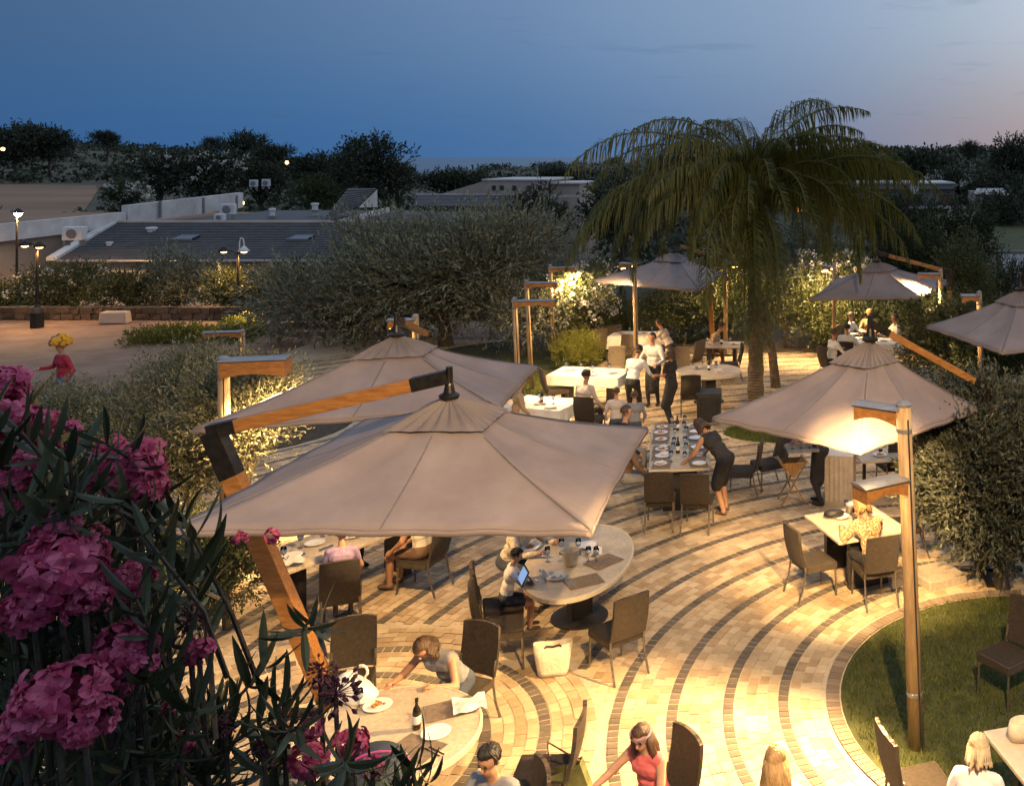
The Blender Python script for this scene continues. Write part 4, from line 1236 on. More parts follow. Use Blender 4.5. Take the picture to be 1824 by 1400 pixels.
# assumed flood lamp on an added, unseen mast, right of the viewpoint
t = thing('assumed_floodlight', 'assumed flood lamp on an added mast right of the viewpoint', 'assumed_floodlight', (1.3, 1.2, 0))
mb = MB(); mb.tube([(0, 0, 0), (0, 0, 8.6)], [.09, .06], 10); mb.build('mast', 'iron', t)  # added mast, out of frame, carrying the assumed lamp
mb = MB(); mb.box((0, .3, 8.62), (.5, .16, .34), Matrix.Rotation(R(-40), 3, 'X')); mb.build('housing', 'iron', t)
add_light(t, (0, .50, 8.45), (-.30, 1.0, -.76), 7600, 100, .9, .14, (1, .64, .285))  # source assumed from the brightness and shadows on the terrace

# ------------------------------------------------------------------ cantilever parasols
def parasol(label, cor, rim, hub, hz, foot, mtop, lamp=None, seed=1, mw=(.10, .13)):
    """cor: four rim corners (x, y) in order; hub (x, y); mast from foot (x, y) to mtop (x, y, z)"""
    t = thing('cantilever_parasol', label, 'parasol', (foot[0], foot[1], 0), 0, 'cantilever parasols over the tables')
    o = Vector((foot[0], foot[1], 0)); g = random.Random(seed)
    C = [Vector((c[0], c[1], c[2] if len(c) > 2 else rim)) - o for c in cor]
    H = Vector((hub[0], hub[1], hz)) - o
    cen = sum(C, Vector()) / 4
    def surf(i, u, v, lift=0.0, pleat=0.0, sag=1.0):
        a, b = C[i], C[(i + 1) % 4]
        e = a.lerp(b, u)
        s = abs(math.sin(2 * math.pi * u))
        e = e.lerp(cen, .010 * s + .010 * math.sin(math.pi * u)) + Vector((0, 0, .016 * s))
        p = H.lerp(e, v)
        p.z -= sag * (.05 * s * math.sin(math.pi * min(v * .9, 1)) + .055 * math.sin(math.pi * v))
        p.z += lift + pleat * math.sin(u * 12 * math.pi) * v * max(0, 1 - (v / .27) ** 3)
        p.z += .013 * v * noise.noise(Vector((p.x * 1.7 + seed, p.y * 1.7, i * 3.1))) + .010 * s * v * math.sin(u * 31 + v * 9)
        return p
    mb = MB(); nu, nv = 24, 14
    for i in range(4):
        vs = [surf(i, a / nu, .04 + .96 * b / nv) for b in range(nv + 1) for a in range(nu + 1)]
        mb.add(vs, [(b * (nu + 1) + a, b * (nu + 1) + a + 1, (b + 1) * (nu + 1) + a + 1, (b + 1) * (nu + 1) + a) for b in range(nv) for a in range(nu)])
        hem = [surf(i, a / nu, 1) for a in range(nu + 1)]
        mb.add([p for p in hem] + [p + (p - cen) * .004 + Vector((0, 0, -.05)) for p in hem], [(a, a + 1, nu + 2 + a, nu + 1 + a) for a in range(nu)])
    cp = mb.build('canopy', 'canvas', t, smooth=True)
    sd = cp.modifiers.new('thick', 'SOLIDIFY'); sd.thickness = .006
    for i in range(4):
        for u in (0, .5):
            pts = [surf(i, u, v, .006) for v in np.linspace(.28, .995, 9)]
            sm = MB(); w = (C[(i + 1) % 4] - C[i]).normalized() * (.016 if u == 0 else .010)
            vs = []
            for p in pts: vs += [p - w, p + w + Vector((0, 0, .0)), p + Vector((0, 0, .008))]
            sm.add(vs, [f for k in range(len(pts) - 1) for f in ((k * 3, k * 3 + 3, k * 3 + 5, k * 3 + 2), (k * 3 + 2, k * 3 + 5, k * 3 + 4, k * 3 + 1))])
            q = sm.build('seam', 'seam', cp)
    mb = MB(); nu2 = 40
    for i in range(4):
        vs = [surf(i, a / nu2, .27 * b / 8, .016 + .035 * (1 - b / 8), .16, .3) for b in range(9) for a in range(nu2 + 1)]
        mb.add(vs, [(b * (nu2 + 1) + a, b * (nu2 + 1) + a + 1, (b + 1) * (nu2 + 1) + a + 1, (b + 1) * (nu2 + 1) + a) for b in range(8) for a in range(nu2)])
    wc = mb.build('wind_cap', 'canvas_cap', t, smooth=True)
    for i in range(4):
        for u in (0, .5):
            mb = MB(); mb.tube([H + Vector((0, 0, -.09))] + [surf(i, u, v, -.03) for v in (.25, .5, .75, .99)], .012, 6); mb.build('rib', 'wood', t)
    mb = MB(); mb.lathe(H + Vector((0, 0, -.25)), [(.05, 0), (.05, .26), (.10, .28), (.11, .31), (.06, .34), (.045, .42), (.03, .46), (.03, .52), (.001, .54)], 14); mb.build('hub', 'metal_dark', t)
    F, T = Vector((0, 0, 0)), Vector(mtop) - o
    mb = MB(); mb.beam(F + Vector((0, 0, .02)), F.lerp(T, .985), mw[0], mw[1]); ms = mb.build('mast', 'wood_red', t, bevel=.006)
    mb = MB(); mb.beam(F.lerp(T, .84), T, mw[0] + .008, mw[1] + .008); mb.build('sleeve', 'metal_dark', t, bevel=.004)
    hook = H + Vector((0, 0, .26))
    d = (hook - T)
    mb = MB(); mb.beam(T + d * .05, T + d * .86, mw[0] * .72, mw[1] * .70); mb.build('arm', 'wood_red', t, bevel=.005)
    mb = MB(); mb.beam(T - d.normalized() * .04, T + d * .10, mw[0] * .72 + .008, mw[1] * .7 + .008); mb.build('bracket', 'metal_dark', t, bevel=.004)
    mb = MB(); mb.beam(T + d * .84, T + d * .995, mw[0] * .72 + .008, mw[1] * .7 + .008); mb.tube([hook + Vector((0, 0, .10)), hook + Vector((0, 0, -.2))], [.035, .04], 10); mb.build('hanger', 'metal_dark', t)
    mb = MB()
    for a in (0, math.pi / 2):
        mb.box((0, 0, .03 + .001 * a), (1.1, .10, .05), Matrix.Rotation(a, 3, 'Z'))
    mb.build('base', 'metal_dark', t)
    if lamp:           # unseen lamp added under the ribs to brighten the tables nearby
        lo = Vector(lamp[0]) - o
        mb = MB(); mb.lathe(lo, [(.05, .12), (.10, .02), (.105, 0), (.095, .005), (.04, .09)], 16); mb.tube([lo + Vector((0, 0, .1)), lo + Vector((0, 0, .32))], .01, 6); mb.build('fill_lamp_shade', 'metal_dark', t)
        mb = MB(); mb.ell(lo + Vector((0, 0, .03)), (.035, .035, .03), n=8, k=6); mb.build('fill_lamp_bulb', 'lens', t)
        add_light(t, lo + Vector((0, 0, -.02)), lamp[1], lamp[2], 160, .5, .06)
    return t
parasol('nearest big taupe parasol hanging from a slanted wooden mast', [(-5.70, 8.80), (-1.90, 8.80), (-1.92, 12.15), (-5.60, 12.55)], 2.5, (-3.76, 10.45), 3.26, (-4.9, 10.3), (-6.19, 10.3, 2.98), lamp=((-5.0, 11.9, 2.25), (-.25, .35, -1), 330), mw=(.15, .19))
parasol('second taupe parasol directly behind the nearest one', [(-7.5, 12.05), (-4.06, 13.15), (-4.25, 15.75), (-7.35, 15.4)], 2.5, (-5.75, 13.9), 3.29, (-6.0, 16.6), (-6.2, 16.3, 2.9))
parasol('taupe parasol glowing from the lamp in front of it', [(-1.16, 12.62), (.64, 11.22), (2.38, 13.1), (.75, 14.8)], 2.5, (.88, 12.85), 3.42, (2.55, 13.9), (2.46, 13.25, 2.75), lamp=((.7, 13.6, 2.5), (.0, .7, -1), 260))
parasol('far left parasol partly behind the palm fronds', [(-5.7, 26.6), (-2.57, 24.65), (-2.28, 28.5), (-5.2, 29.5)], 2.5, (-3.55, 27.1), 3.2, (-2.62, 28.9), (-2.75, 28.2, 3.05))
parasol('far right parasol with a lamp shining beneath it', [(.16, 23.2), (2.82, 23.5), (4.05, 26.6), (.9, 26.9)], 2.5, (1.85, 24.6), 3.2, (3.75, 24.9), (3.70, 24.8, 2.95))
parasol('parasol cut by the right edge above the two seated heads', [(2.45, 19.5), (3.42, 16.9), (6.05, 17.8), (5.1, 20.4)], 2.5, (4.12, 18.6), 3.3, (6.3, 19.6), (6.4, 19.6, 3.0))
parasol('lit parasol corner showing behind the olive at the right edge', [(2.75, 14.75), (4.6, 13.3), (6.2, 15.2), (4.4, 16.7)], 2.35, (4.5, 15.0), 3.1, (6.4, 16.3), (6.4, 16.2, 2.9))

# ------------------------------------------------------------------ chairs
def make_chair(mat, label):
    t = thing('wicker_chair', label, 'chair', (0, 0, 0), 0, 'wicker chairs of the terrace')
    mb = MB(); n = 8
    W, D, z0, z1 = .46, .46, .36, .46
    mb.box((0, .02, (z0 + z1) / 2), (W, D, z1 - z0)); mb.build('seat', mat, t, bevel=.02)
    mb = MB(); vs = []
    for k in range(7):
        s = k / 6; z = .46 + .48 * s; yb = -.215 - .09 * s - .02 * math.sin(math.pi * s)
        for i in range(9):
            x = (-1 + i / 4) * (W / 2) * (1 - .03 * s); cv = .03 * (1 - (i / 4 - 1) ** 2)
            top = .02 * (1 - (i / 4 - 1) ** 2) if k == 6 else 0
            vs.append((x, yb - cv, z + top))
    nf = len(vs); vs += [(x, y - .035, z) for x, y, z in vs]
    fs = []
    for k in range(6):
        for i in range(8):
            a = k * 9 + i; fs.append((a, a + 1, a + 10, a + 9)); fs.append((nf + a, nf + a + 9, nf + a + 10, nf + a + 1))
    edge = [i for i in range(9)] + [k * 9 + 8 for k in range(1, 7)] + [6 * 9 + i for i in range(7, -1, -1)] + [k * 9 for k in range(5, 0, -1)]
    for i in range(len(edge)):
        a, b = edge[i], edge[(i + 1) % len(edge)]; fs.append((b, a, nf + a, nf + b))
    mb.add(vs, fs); mb.build('backrest', mat, t)
    for sx in (-1, 1):
        mb = MB(); mb.tube([(sx * .205, .225, .44), (sx * .205, .235, .2), (sx * .21, .245, 0)], .0135, 7); mb.build('leg', 'steel', t)
        mb = MB(); mb.tube([(sx * .215, -.26, .62), (sx * .215, -.225, .4), (sx * .215, -.26, .2), (sx * .22, -.33, 0)], .0135, 7); mb.build('leg', 'steel', t)
    return t
used = {}
def chair(x, y, deg, label, mat='wicker', s=None):
    """chair standing where the photograph shows its feet; deg 0 faces away from the camera, 90 faces left"""
    p = P(x, y)
    if mat not in used:
        c = make_chair(mat, label); used[mat] = c; c.location = (p.x, p.y, 0.004); c.rotation_euler = (0, 0, R(deg)); return c
    return dup(used[mat], (p.x, p.y, 0.004), R(deg), label)
chair(1098, 1192, 42, 'empty wicker chair with its back to us right of the cream bag')
chair(893, 1182, -74, 'empty wicker chair in front of the boy with the tablet')
boy_c = chair(893, 1142, -70, 'wicker chair the boy with the tablet sits on')
kid_c = chair(608, 1118, 22, 'wicker chair under the blond child at the left table')
leg_c = chair(752, 1050, 78, 'wicker chair facing left at the end of the left table')
chair(622, 1288, 196, 'wicker chair facing us behind the white plastic bag')
girl_c = chair(822, 1300, 160, 'wicker chair behind the girl leaning on the round table')
chair(968, 1462, 92, 'wicker chair seen edge-on with the green bag hanging from it')
boyf_c = chair(893, 1600, 118, 'wicker chair under the boy cut by the bottom edge')
hb_c = chair(1166, 1532, 128, 'wicker chair behind the girl with the headband')
chair(1448, 1056, -62, 'empty wicker chair facing right in the middle of the bands')
wom_c = chair(1556, 1068, 18, 'wicker chair of the woman in the patterned blouse')
chair(1612, 985, 92, 'wicker chair half hidden behind the tall lamp post')
chair(1176, 936, 4, 'left of two wicker chairs at the near end of the long table')
chair(1243, 940, -3, 'right of two wicker chairs at the near end of the long table')
chair(1322, 882, 84, 'wicker chair behind the woman in the black dress')
br_c = chair(1640, 1485, -72, 'wicker chair with its back to the lamp post at lower right')
chair(1795, 1238, 128, 'dark wicker chair standing on the lawn at the right edge')
chair(1230, 737, 8, 'wicker chair right of the woman in the long dark dress')
chair(1062, 641, 30, 'beige wicker chair at the left of the far cloth-covered table', 'wicker_b')
chair(1090, 634, 20, 'beige wicker chair tucked behind the far cloth-covered table', 'wicker_b')
chair(1105, 662, 150, 'dark wicker chair askew between the far tables')
chair(1093, 688, 175, 'beige wicker chair across the big white table', 'wicker_b')
chair(1212, 690, 185, 'beige wicker chair facing us beside the far round table', 'wicker_b')
chair(1230, 668, 60, 'beige wicker chair left of the small far table', 'wicker_b')
chair(1300, 678, 100, 'dark wicker chair right of the small far table')
chair(990, 728, -60, 'dark wicker chair at the left end of the big white table')
chair(1590, 870, 20, 'left wicker chair under the glowing parasol')
chair(1640, 868, -10, 'right wicker chair under the glowing parasol')
chair(1368, 868, 120, 'wicker chair in the shade left of the tray stand')
far_cs = [chair(1482, 680, -60, 'dark wicker chair nearest us at the crowded far table'), chair(1508, 668, -10, 'wicker chair beside the nearest one at the crowded far table'),
          chair(1512, 640, -120, 'wicker chair at the back left of the crowded far table'), chair(1548, 632, 180, 'wicker chair at the back of the crowded far table'),
          chair(1598, 645, 110, 'wicker chair at the right of the crowded far table')]
chair(1712, 742, -20, 'wicker chair of the left of two seated heads at the right', 'wicker')
chair(1762, 752, -20, 'wicker chair of the right of two seated heads at the right', 'wicker')
chair(1052, 782, -15, 'wicker chair of the seated man in the pale shirt')
chair(1200, 655, 95, 'wicker chair of the diner at the far cloth-covered table')

# ------------------------------------------------------------------ tables
def legs4(t, xs, ys, h, mat='metal_dark'):
    for x in xs:
        for y in ys:
            MB().box((x, y, h / 2), (.05, .05, h)).build('leg', mat, t)
def rect_table(loc, rz, w, l, label, cloth=None, h=.74, top='tabletop', ped=True):
    t = thing('rectangular_table', label, 'table', (loc[0], loc[1], .003), rz, 'tables of the terrace')
    MB().box((0, 0, h - .02), (w, l, .04)).build('tabletop', top, t, bevel=.008)
    if ped:
        for s in (-1, 1):
            MB().box((0, s * l * .32, (h - .04) / 2), (w * .55, .09, h - .04)).build('pedestal', 'black', t)
    else:
        legs4(t, (-w / 2 + .06, w / 2 - .06), (-l / 2 + .06, l / 2 - .06), h - .04)
    if cloth:
        c = MB(); n = 40; vs, ring = [], []
        for k, (dz, ex) in enumerate(((.003, 0), (0, .012), (-cloth * .5, .025), (-cloth, .035))):
            for i in range(n):
                a = i / n * 4; s, f = int(a), a - int(a)
                q = [(-1, -1), (1, -1), (1, 1), (-1, 1), (-1, -1)]
                x = (q[s][0] * (1 - f) + q[s + 1][0] * f); y = (q[s][1] * (1 - f) + q[s + 1][1] * f)
                wv = .012 * math.sin(i * 2.3) * (k / 3)
                vs.append((x * (w / 2 + ex + wv), y * (l / 2 + ex + wv), h + dz + .003))
        fs = [list(range(n))] + [(k * n + i, (k + 1) * n + i, (k + 1) * n + (i + 1) % n, k * n + (i + 1) % n) for k in range(3) for i in range(n)]
        o = c.add(vs, fs).build('tablecloth', 'linen'); o.location = (loc[0], loc[1], .006); o.rotation_euler = (0, 0, rz)
        tag(o, 'white cloth over the ' + cloth_name(label), 'tablecloth')
    return t
def cloth_name(l): return ' '.join(l.split()[:9])
def round_table(loc, r, label, h=.74, sx=1.0, sy=1.0):
    t = thing('round_table', label, 'table', (loc[0], loc[1], .003), 0, 'tables of the terrace')
    mb = MB(); mb.lathe((0, 0, h - .045), [(r * .965, 0), (r * .985, .045), (.001, .0452)], 48, sx=sx, sy=sy); mb.build('tabletop', 'tabletop', t)
    mb = MB(); mb.lathe((0, 0, h - .047), [(r * .966, -.003), (r, 0), (r, .045), (r * .985, .052), (r * .968, .052), (r * .966, .045)], 48, sx=sx, sy=sy); mb.build('rim', 'tablerim', t, smooth=False)
    mb = MB(); mb.box((0, 0, (h - .05) / 2), (.26, .26, h - .05), Matrix.Rotation(.5, 3, 'Z')); mb.build('pedestal', 'black', t)
    mb = MB(); mb.lathe((0, 0, 0), [(.36, 0), (.36, .02), (.3, .03), (.001, .035)], 24); mb.build('foot', 'black', t)
    return t
T1 = Vector((-3.68, 8.72, 0)); T2 = Vector((-2.84, 12.5, 0)); T6 = Vector((-2.25, 23.5, 0))
round_table(T1, .80, 'round stone table with plates at the bottom of the picture')
round_table(T2, 1.18, 'big round stone table with the ice bucket in the middle', sx=.56, sy=1.0)
round_table(T6, .78, 'far round table just left of the palm trunk')
T3 = Vector((-6.14, 13.25, 0)); T3r = math.atan2(1.37, .87) - math.pi / 2
rect_table(T3, T3r, .9, 2.4, 'long pale table left under the nearest parasol')
T4a, T4b, T4r = Vector((-2.10, 16.75, 0)), Vector((-2.30, 18.15, 0)), R(8)
rect_table(T4a, T4r, 1.02, 1.38, 'near half of the long blue-lit table by the woman in black', top='tabletop')
rect_table(T4b, T4r, 1.02, 1.38, 'far half of the long blue-lit table by the woman in black', top='tabletop')
T5 = Vector((-5.05, 23.3, 0)); rect_table(T5, R(80), 1.0, 1.75, 'big white table beside the waiters', cloth=.22)
T12 = Vector((-5.4, 20.4, 0)); rect_table(T12, R(75), 1.0, 1.3, 'bright white table left of the man in the pale shirt', cloth=.25)
T7 = Vector((-4.75, 28.3, 0)); rect_table(T7, R(85), .9, 1.5, 'far cloth-covered table before the hedge', cloth=.35)
T8 = Vector((-2.2, 26.8, 0)); rect_table(T8, R(88), .8, 1.1, 'small far table with plates left of the palm')
T9 = Vector((.74, 13.75, 0)); rect_table(T9, R(25), 1.08, 1.1, 'square wooden-toned table of the woman in the patterned blouse', top='tabletop')
T10 = Vector((1.95, 27.3, 0)); rect_table(T10, R(80), .95, 1.7, 'crowded far table beneath the far right parasol', cloth=.25)
T11 = Vector((2.22, 8.33, 0)); rect_table(T11, R(16), .95, 1.15, 'pale table at the lower right corner', top='tablerim')
T13 = Vector((1.35, 17.0, 0)); rect_table(T13, R(10), .9, .9, 'shaded table under the glowing parasol', ped=False)
T14 = Vector((4.0, 20.6, 0)); rect_table(T14, R(70), .9, 1.6, 'dim table before the two seated heads at the right')

# ------------------------------------------------------------------ people
SKIN = [ramp_mat('skin_%d' % i, a, b, .5, 14, bump=.05, spec=.35) for i, (a, b) in enumerate([((.42, .235, .15), (.50, .29, .19)), ((.34, .18, .105), (.42, .23, .14)), ((.48, .28, .19), (.56, .34, .24))])]
CL = {}
def cloth(n, a, b, **k):
    CL[n] = ramp_mat('cloth_' + n, a, b, .85, k.pop('scale', 5), bump=.5, bscale=k.pop('bscale', 14), **k)
cloth('white', (.60, .59, .58), (.74, .73, .72)); cloth('pale', (.40, .34, .30), (.55, .49, .44)); cloth('black', (.010, .010, .011), (.024, .023, .024))
cloth('grey', (.16, .16, .17), (.24, .24, .25)); cloth('brown', (.09, .05, .03), (.16, .10, .06)); cloth('pink', (.50, .095, .10), (.62, .15, .15)); cloth('cream', (.50, .45, .36), (.62, .57, .47))
cloth('pattern', (.16, .09, .04), (.52, .36, .2), scale=38, lo=.42, hi=.56); cloth('dots', (.10, .07, .05), (.62, .54, .42), scale=48, lo=.36, hi=.46); cloth('jeans', (.03, .04, .06), (.06, .075, .10))
cloth('red', (.28, .015, .035), (.42, .03, .06)); cloth('yellow', (.70, .34, .02), (.85, .48, .05)); cloth('blue', (.04, .16, .28), (.07, .24, .38)); cloth('lilac', (.24, .17, .30), (.34, .26, .4)); cloth('tan', (.30, .2, .11), (.42, .3, .18))
HAIR = {n: ramp_mat('hair_' + n, a, b, .5, 30, stretch=(1, 1, .2), bump=.8, bscale=60) for n, (a, b) in dict(black=((.008, .006, .005), (.025, .018, .013)), brown=((.035, .018, .009), (.09, .048, .022)),
        blond=((.26, .15, .06), (.46, .30, .13)), light=((.40, .29, .16), (.60, .48, .30)), grey=((.10, .095, .09), (.2, .19, .18))).items()}
EYE = ramp_mat('eye', (.01, .008, .006), (.03, .02, .015), .2)
LIP = ramp_mat('lip', (.28, .09, .07), (.34, .12, .09), .5)
def cap(mb, p0, r0, p1, r1, n=10):
    p0, p1 = Vector(p0), Vector(p1)
    mb.tube([p0, p1], [r0, r1], n); mb.ell(p0, (r0,) * 3, n=n, k=6); mb.ell(p1, (r1,) * 3, n=n, k=6)
def ik(a, b, l1, l2, hint):
    a, b, hint = Vector(a), Vector(b), Vector(hint)
    d = b - a; L = min(d.length, (l1 + l2) * .995)
    b = a + d.normalized() * L
    x = (l1 * l1 - l2 * l2 + L * L) / (2 * L); h = math.sqrt(max(l1 * l1 - x * x, 0))
    dn = d.normalized(); hn = hint - dn * hint.dot(dn)
    hn = hn.normalized() if hn.length > 1e-5 else Vector((0, 1, 0))
    return a + dn * x + hn * h, b
def person(label, x, y, rz, s=1.0, sit=True, lean=8, twist=0, rh=None, lh=None, head=(0, 0), hair='brown', style='short', skin=0, top='white', bottom='black', sleeve='long',
           legs='trousers', dress=False, near=False, seat=.46, apron=None, feet=None, cat='person', roll=0, extra=None, lateral=0):
    """x, y: floor position under the hips; rz: 0 faces away from the camera, 90 faces left.  Lengths below are for a 1.72 m adult, scaled by s."""
    t = thing('person', label, cat, (x, y, 0), rz)
    a, lt = R(lean), R(lateral)
    d = Vector((math.sin(lt), math.sin(a) * math.cos(lt), math.cos(a) * math.cos(lt)))
    tw = Matrix.Rotation(R(twist), 3, 'Z')
    X = tw @ Vector((1, 0, 0))
    pelz = (seat / s + .085) if sit else .90
    Pv = Vector((0, -.04 if sit else 0, pelz))
    Wst, Cst, Nk = Pv + d * .20, Pv + d * .37, Pv + d * .52
    fwd = (d.cross(X)).normalized() * -1
    if fwd.y < 0: fwd = -fwd
    hp, hy = R(head[0]), R(head[1])
    hd = (Matrix.Rotation(R(twist) + hy, 3, 'Z') @ Vector((0, math.sin(a * .75 + hp), math.cos(a * .75 + hp)))).normalized()
    Hc = Nk + d * .05 + hd * .145
    sh = [Pv + d * .465 + X * (k * .175) for k in (-1, 1)]
    hips = [Pv + Vector((k * .095, 0, -.02)) for k in (-1, 1)]
    prim = []      # (p0, r0, p1, r1, region)
    def C(p0, r0, p1, r1, reg): prim.append((Vector(p0), r0, Vector(p1), r1, reg))
    tor = 'top'
    C(Pv - X * .06, .125, Pv + X * .06, .125, 'top' if dress else 'bottom')
    C(Pv - X * .045 + d * .10, .112, Pv + X * .045 + d * .10, .112, tor)
    C(Wst - X * .05, .108, Wst + X * .05, .108, tor)
    C(Cst - X * .075, .118, Cst + X * .075, .118, tor)
    C(sh[0] + X * .03, .070, sh[1] - X * .03, .070, tor)
    C(Cst + d * .05, .105, Nk - d * .03, .062, tor)
    C(Nk - d * .03, .056, Nk + hd * .08, .052, 'skin')
    Rh = Matrix((hd.cross(Vector((math.sin(-R(twist) - hy), math.cos(R(twist) + hy), 0))).normalized() * -1, Vector(), hd)).transposed()
    hx = Vector((math.cos(R(twist) + hy), math.sin(R(twist) + hy), 0)); hf = hd.cross(hx).normalized()
    C(Hc + hd * .025 - hf * .022, .086, Hc + hd * .03 + hf * .012, .084, 'skin')
    C(Hc - hd * .05 + hf * .035, .058, Hc - hd * .085 + hf * .05, .036, 'skin')
    arms = []
    for k, tgt in ((0, lh), (1, rh)):
        sg = -1 if k == 0 else 1
        if tgt is None:
            tgt = (sg * .24, .30, pelz + .02) if sit else (sg * .27, .06, pelz - .10)
        tg = Vector(tgt)
        el, wr = ik(sh[k], tg, .29, .26, Vector((sg * .6, -.5, -.7)))
        arms.append((sh[k], el, wr))
        sl = {'long': ('top', 'top', 'top'), 'short': ('top', 'skin', 'skin'), 'none': ('skin', 'skin', 'skin')}[sleeve]
        m = sh[k].lerp(el, .55)
        C(sh[k], .064 if sleeve != 'none' else .052, m, .054 if sleeve != 'none' else .045, sl[0]); C(m, .046 if sl[1] == 'skin' else .052, el, .042, sl[1])
        C(el, .043 if sl[2] == 'top' else .040, wr, .034 if sl[2] == 'top' else .027, sl[2])
        hdv = (wr - el).normalized()
        C(wr, .030, wr + hdv * .055, .036, 'skin')
    for k in (0, 1):
        sg = -1 if k == 0 else 1
        if sit: ft = Vector((sg * .11, .40, .07)) if feet is None else Vector(feet[k])
        else: ft = Vector((sg * .10, .0 + (.06 if k else -.05), .07)) if feet is None else Vector(feet[k])
        kn, an = ik(hips[k], ft, .43, .42, Vector((sg * .08, 1, .25)))
        lg = {'trousers': ('bottom', 'bottom', 'bottom'), 'shorts': ('bottom', 'skin', 'skin'), 'bare': ('skin', 'skin', 'skin')}[legs]
        m = hips[k].lerp(kn, .7)
        C(hips[k], .088, m, .068, 'bottom' if legs != 'bare' else ('top' if dress else 'bottom')); C(m, .066, kn, .056, lg[1]); C(kn, .055, kn.lerp(an, .35), .056, lg[2]); C(kn.lerp(an, .35), .056, an, .038, lg[2])
        C(an - Vector((0, .03, .02)), .038, an + Vector((0, .15, -.035)), .032, 'shoe')
        if dress:
            C(hips[k] - X * (sg * .04), .12, hips[k].lerp(kn, .95), .105 if not sit else .085, 'top')
    if apron:
        C(Pv + fwd * .05 - Vector((0, 0, .05)), .12, Pv + fwd * .07 - Vector((0, 0, .48)), .13, 'shoe')
    tmp = MB()
    for p0, r0, p1, r1, _ in prim: cap(tmp, p0 * s, r0 * s, p1 * s, r1 * s)
    me = bpy.data.meshes.new('body'); me.from_pydata(tmp.v, [], tmp.f)
    ob = bpy.data.objects.new('tmp', me); coll.objects.link(ob)
    rm = ob.modifiers.new('r', 'REMESH'); rm.mode = 'VOXEL'; rm.voxel_size = (.0125 if near else .019) * max(s, .7); rm.use_smooth_shade = True
    sm = ob.modifiers.new('s', 'SMOOTH'); sm.factor = .5; sm.iterations = 4 if near else 3
    dg = bpy.context.evaluated_depsgraph_get()
    ev = ob.evaluated_get(dg); bm2 = bpy.data.meshes.new_from_object(ev)
    bpy.data.objects.remove(ob)
    nv, npl = len(bm2.vertices), len(bm2.polygons)
    co = np.empty(nv * 3, np.float32); bm2.vertices.foreach_get('co', co); co = co.reshape(-1, 3)
    fv = [list(p.vertices) for p in bm2.polygons]
    cen = np.array([co[f].mean(0) for f in fv])
    best = np.full(npl, 1e9); reg = np.zeros(npl, int)
    names = ['skin', 'top', 'bottom', 'shoe']
    for p0, r0, p1, r1, rg in prim:
        A, B = np.array(p0) * s, np.array(p1) * s; AB = B - A
        tt = np.clip(((cen - A) @ AB) / max(AB @ AB, 1e-9), 0, 1)
        ds = np.linalg.norm(cen - A - tt[:, None] * AB, axis=1) - (r0 + (r1 - r0) * tt) * s
        k = ds < best - 1e-6; best[k] = ds[k]; reg[k] = names.index(rg)
    # folds in the clothes
    nrm = np.empty(nv * 3, np.float32); bm2.vertices.foreach_get('normal', nrm); nrm = nrm.reshape(-1, 3)
    clothv = np.zeros(nv, bool)
    for f, rg in zip(fv, reg):
        if rg in (1, 2): clothv[f] = True
    off = sum(map(ord, label)) % 50
    for i in np.nonzero(clothv)[0]:
        q = co[i] / s
        co[i] += nrm[i] * s * (.010 * noise.noise(Vector((q[0] * 9 + off, q[1] * 9, q[2] * 5))) + .006 * noise.noise(Vector((q[0] * 20, q[1] * 20 + off, q[2] * 11))))
    out = MB(); out.v = [tuple(v) for v in co.tolist()]; out.n = nv; out.f = fv; out.m = reg.tolist()
    # fingers, nose, ears, eyes, mouth belong to the same skin mesh
    for k, (S, E, W_) in enumerate(arms):
        sg = -1 if k == 0 else 1
        hv = (W_ - E).normalized(); u, w, _ = axes(hv)
        sd = Vector((1, 0, 0)) - hv * hv.x; sd = sd.normalized() if sd.length > .1 else u
        dn = hv.cross(sd).normalized()
        if dn.z > 0: dn = -dn
        pal = W_ + hv * .075
        for q, (off, ln) in enumerate(((-.026, .058), (-.009, .070), (.009, .066), (.026, .052))):
            b0 = pal + sd * off; b1 = b0 + (hv * .8 + dn * .35).normalized() * ln * .5; b2 = b1 + (hv * .45 + dn * .8).normalized() * ln * .5
            out.tube([b0 * s, b1 * s, b2 * s], [.0095 * s, .009 * s, .0065 * s], 6, 0)
        b0 = W_ + hv * .03 - sd * (sg * .028); b1 = b0 + (hv * .6 - sd * sg * .7).normalized() * .035; b2 = b1 + (hv * .9 + dn * .3).normalized() * .03
        out.tube([b0 * s, b1 * s, b2 * s], [.012 * s, .0105 * s, .007 * s], 6, 0)
    hm = Matrix((hx, hf, hd)).transposed()
    def hpnt(a_, b_, c_): return (Hc + hx * a_ + hf * b_ + hd * c_) * s
    out.ell(hpnt(0, .100, -.012), (.013 * s, .019 * s, .024 * s), hm, 8, 6, 0)
    for k in (-1, 1):
        out.ell(hpnt(k * .086, -.005, .0), (.010 * s, .018 * s, .03 * s), hm, 8, 6, 0)
        out.ell(hpnt(k * .032, .086, .018), (.013 * s, .008 * s, .008 * s), hm, 8, 6, 4)
        out.ell(hpnt(k * .033, .089, .040), (.016 * s, .004 * s, .003 * s), hm, 8, 6, 5)
    out.ell(hpnt(0, .086, -.056), (.022 * s, .008 * s, .007 * s), hm, 8, 6, 6)
    body = out.build('body', [SKIN[skin], CL[top], CL[bottom], CL['black'] if apron or not near else CL['brown'], EYE, HAIR[hair], LIP], t, smooth=True)
    # hair
    g = random.Random(sum(map(ord, label)) % 999); hb = MB(); n, k = 22, 14
    vs = []
    long_ = style in ('long', 'bob')
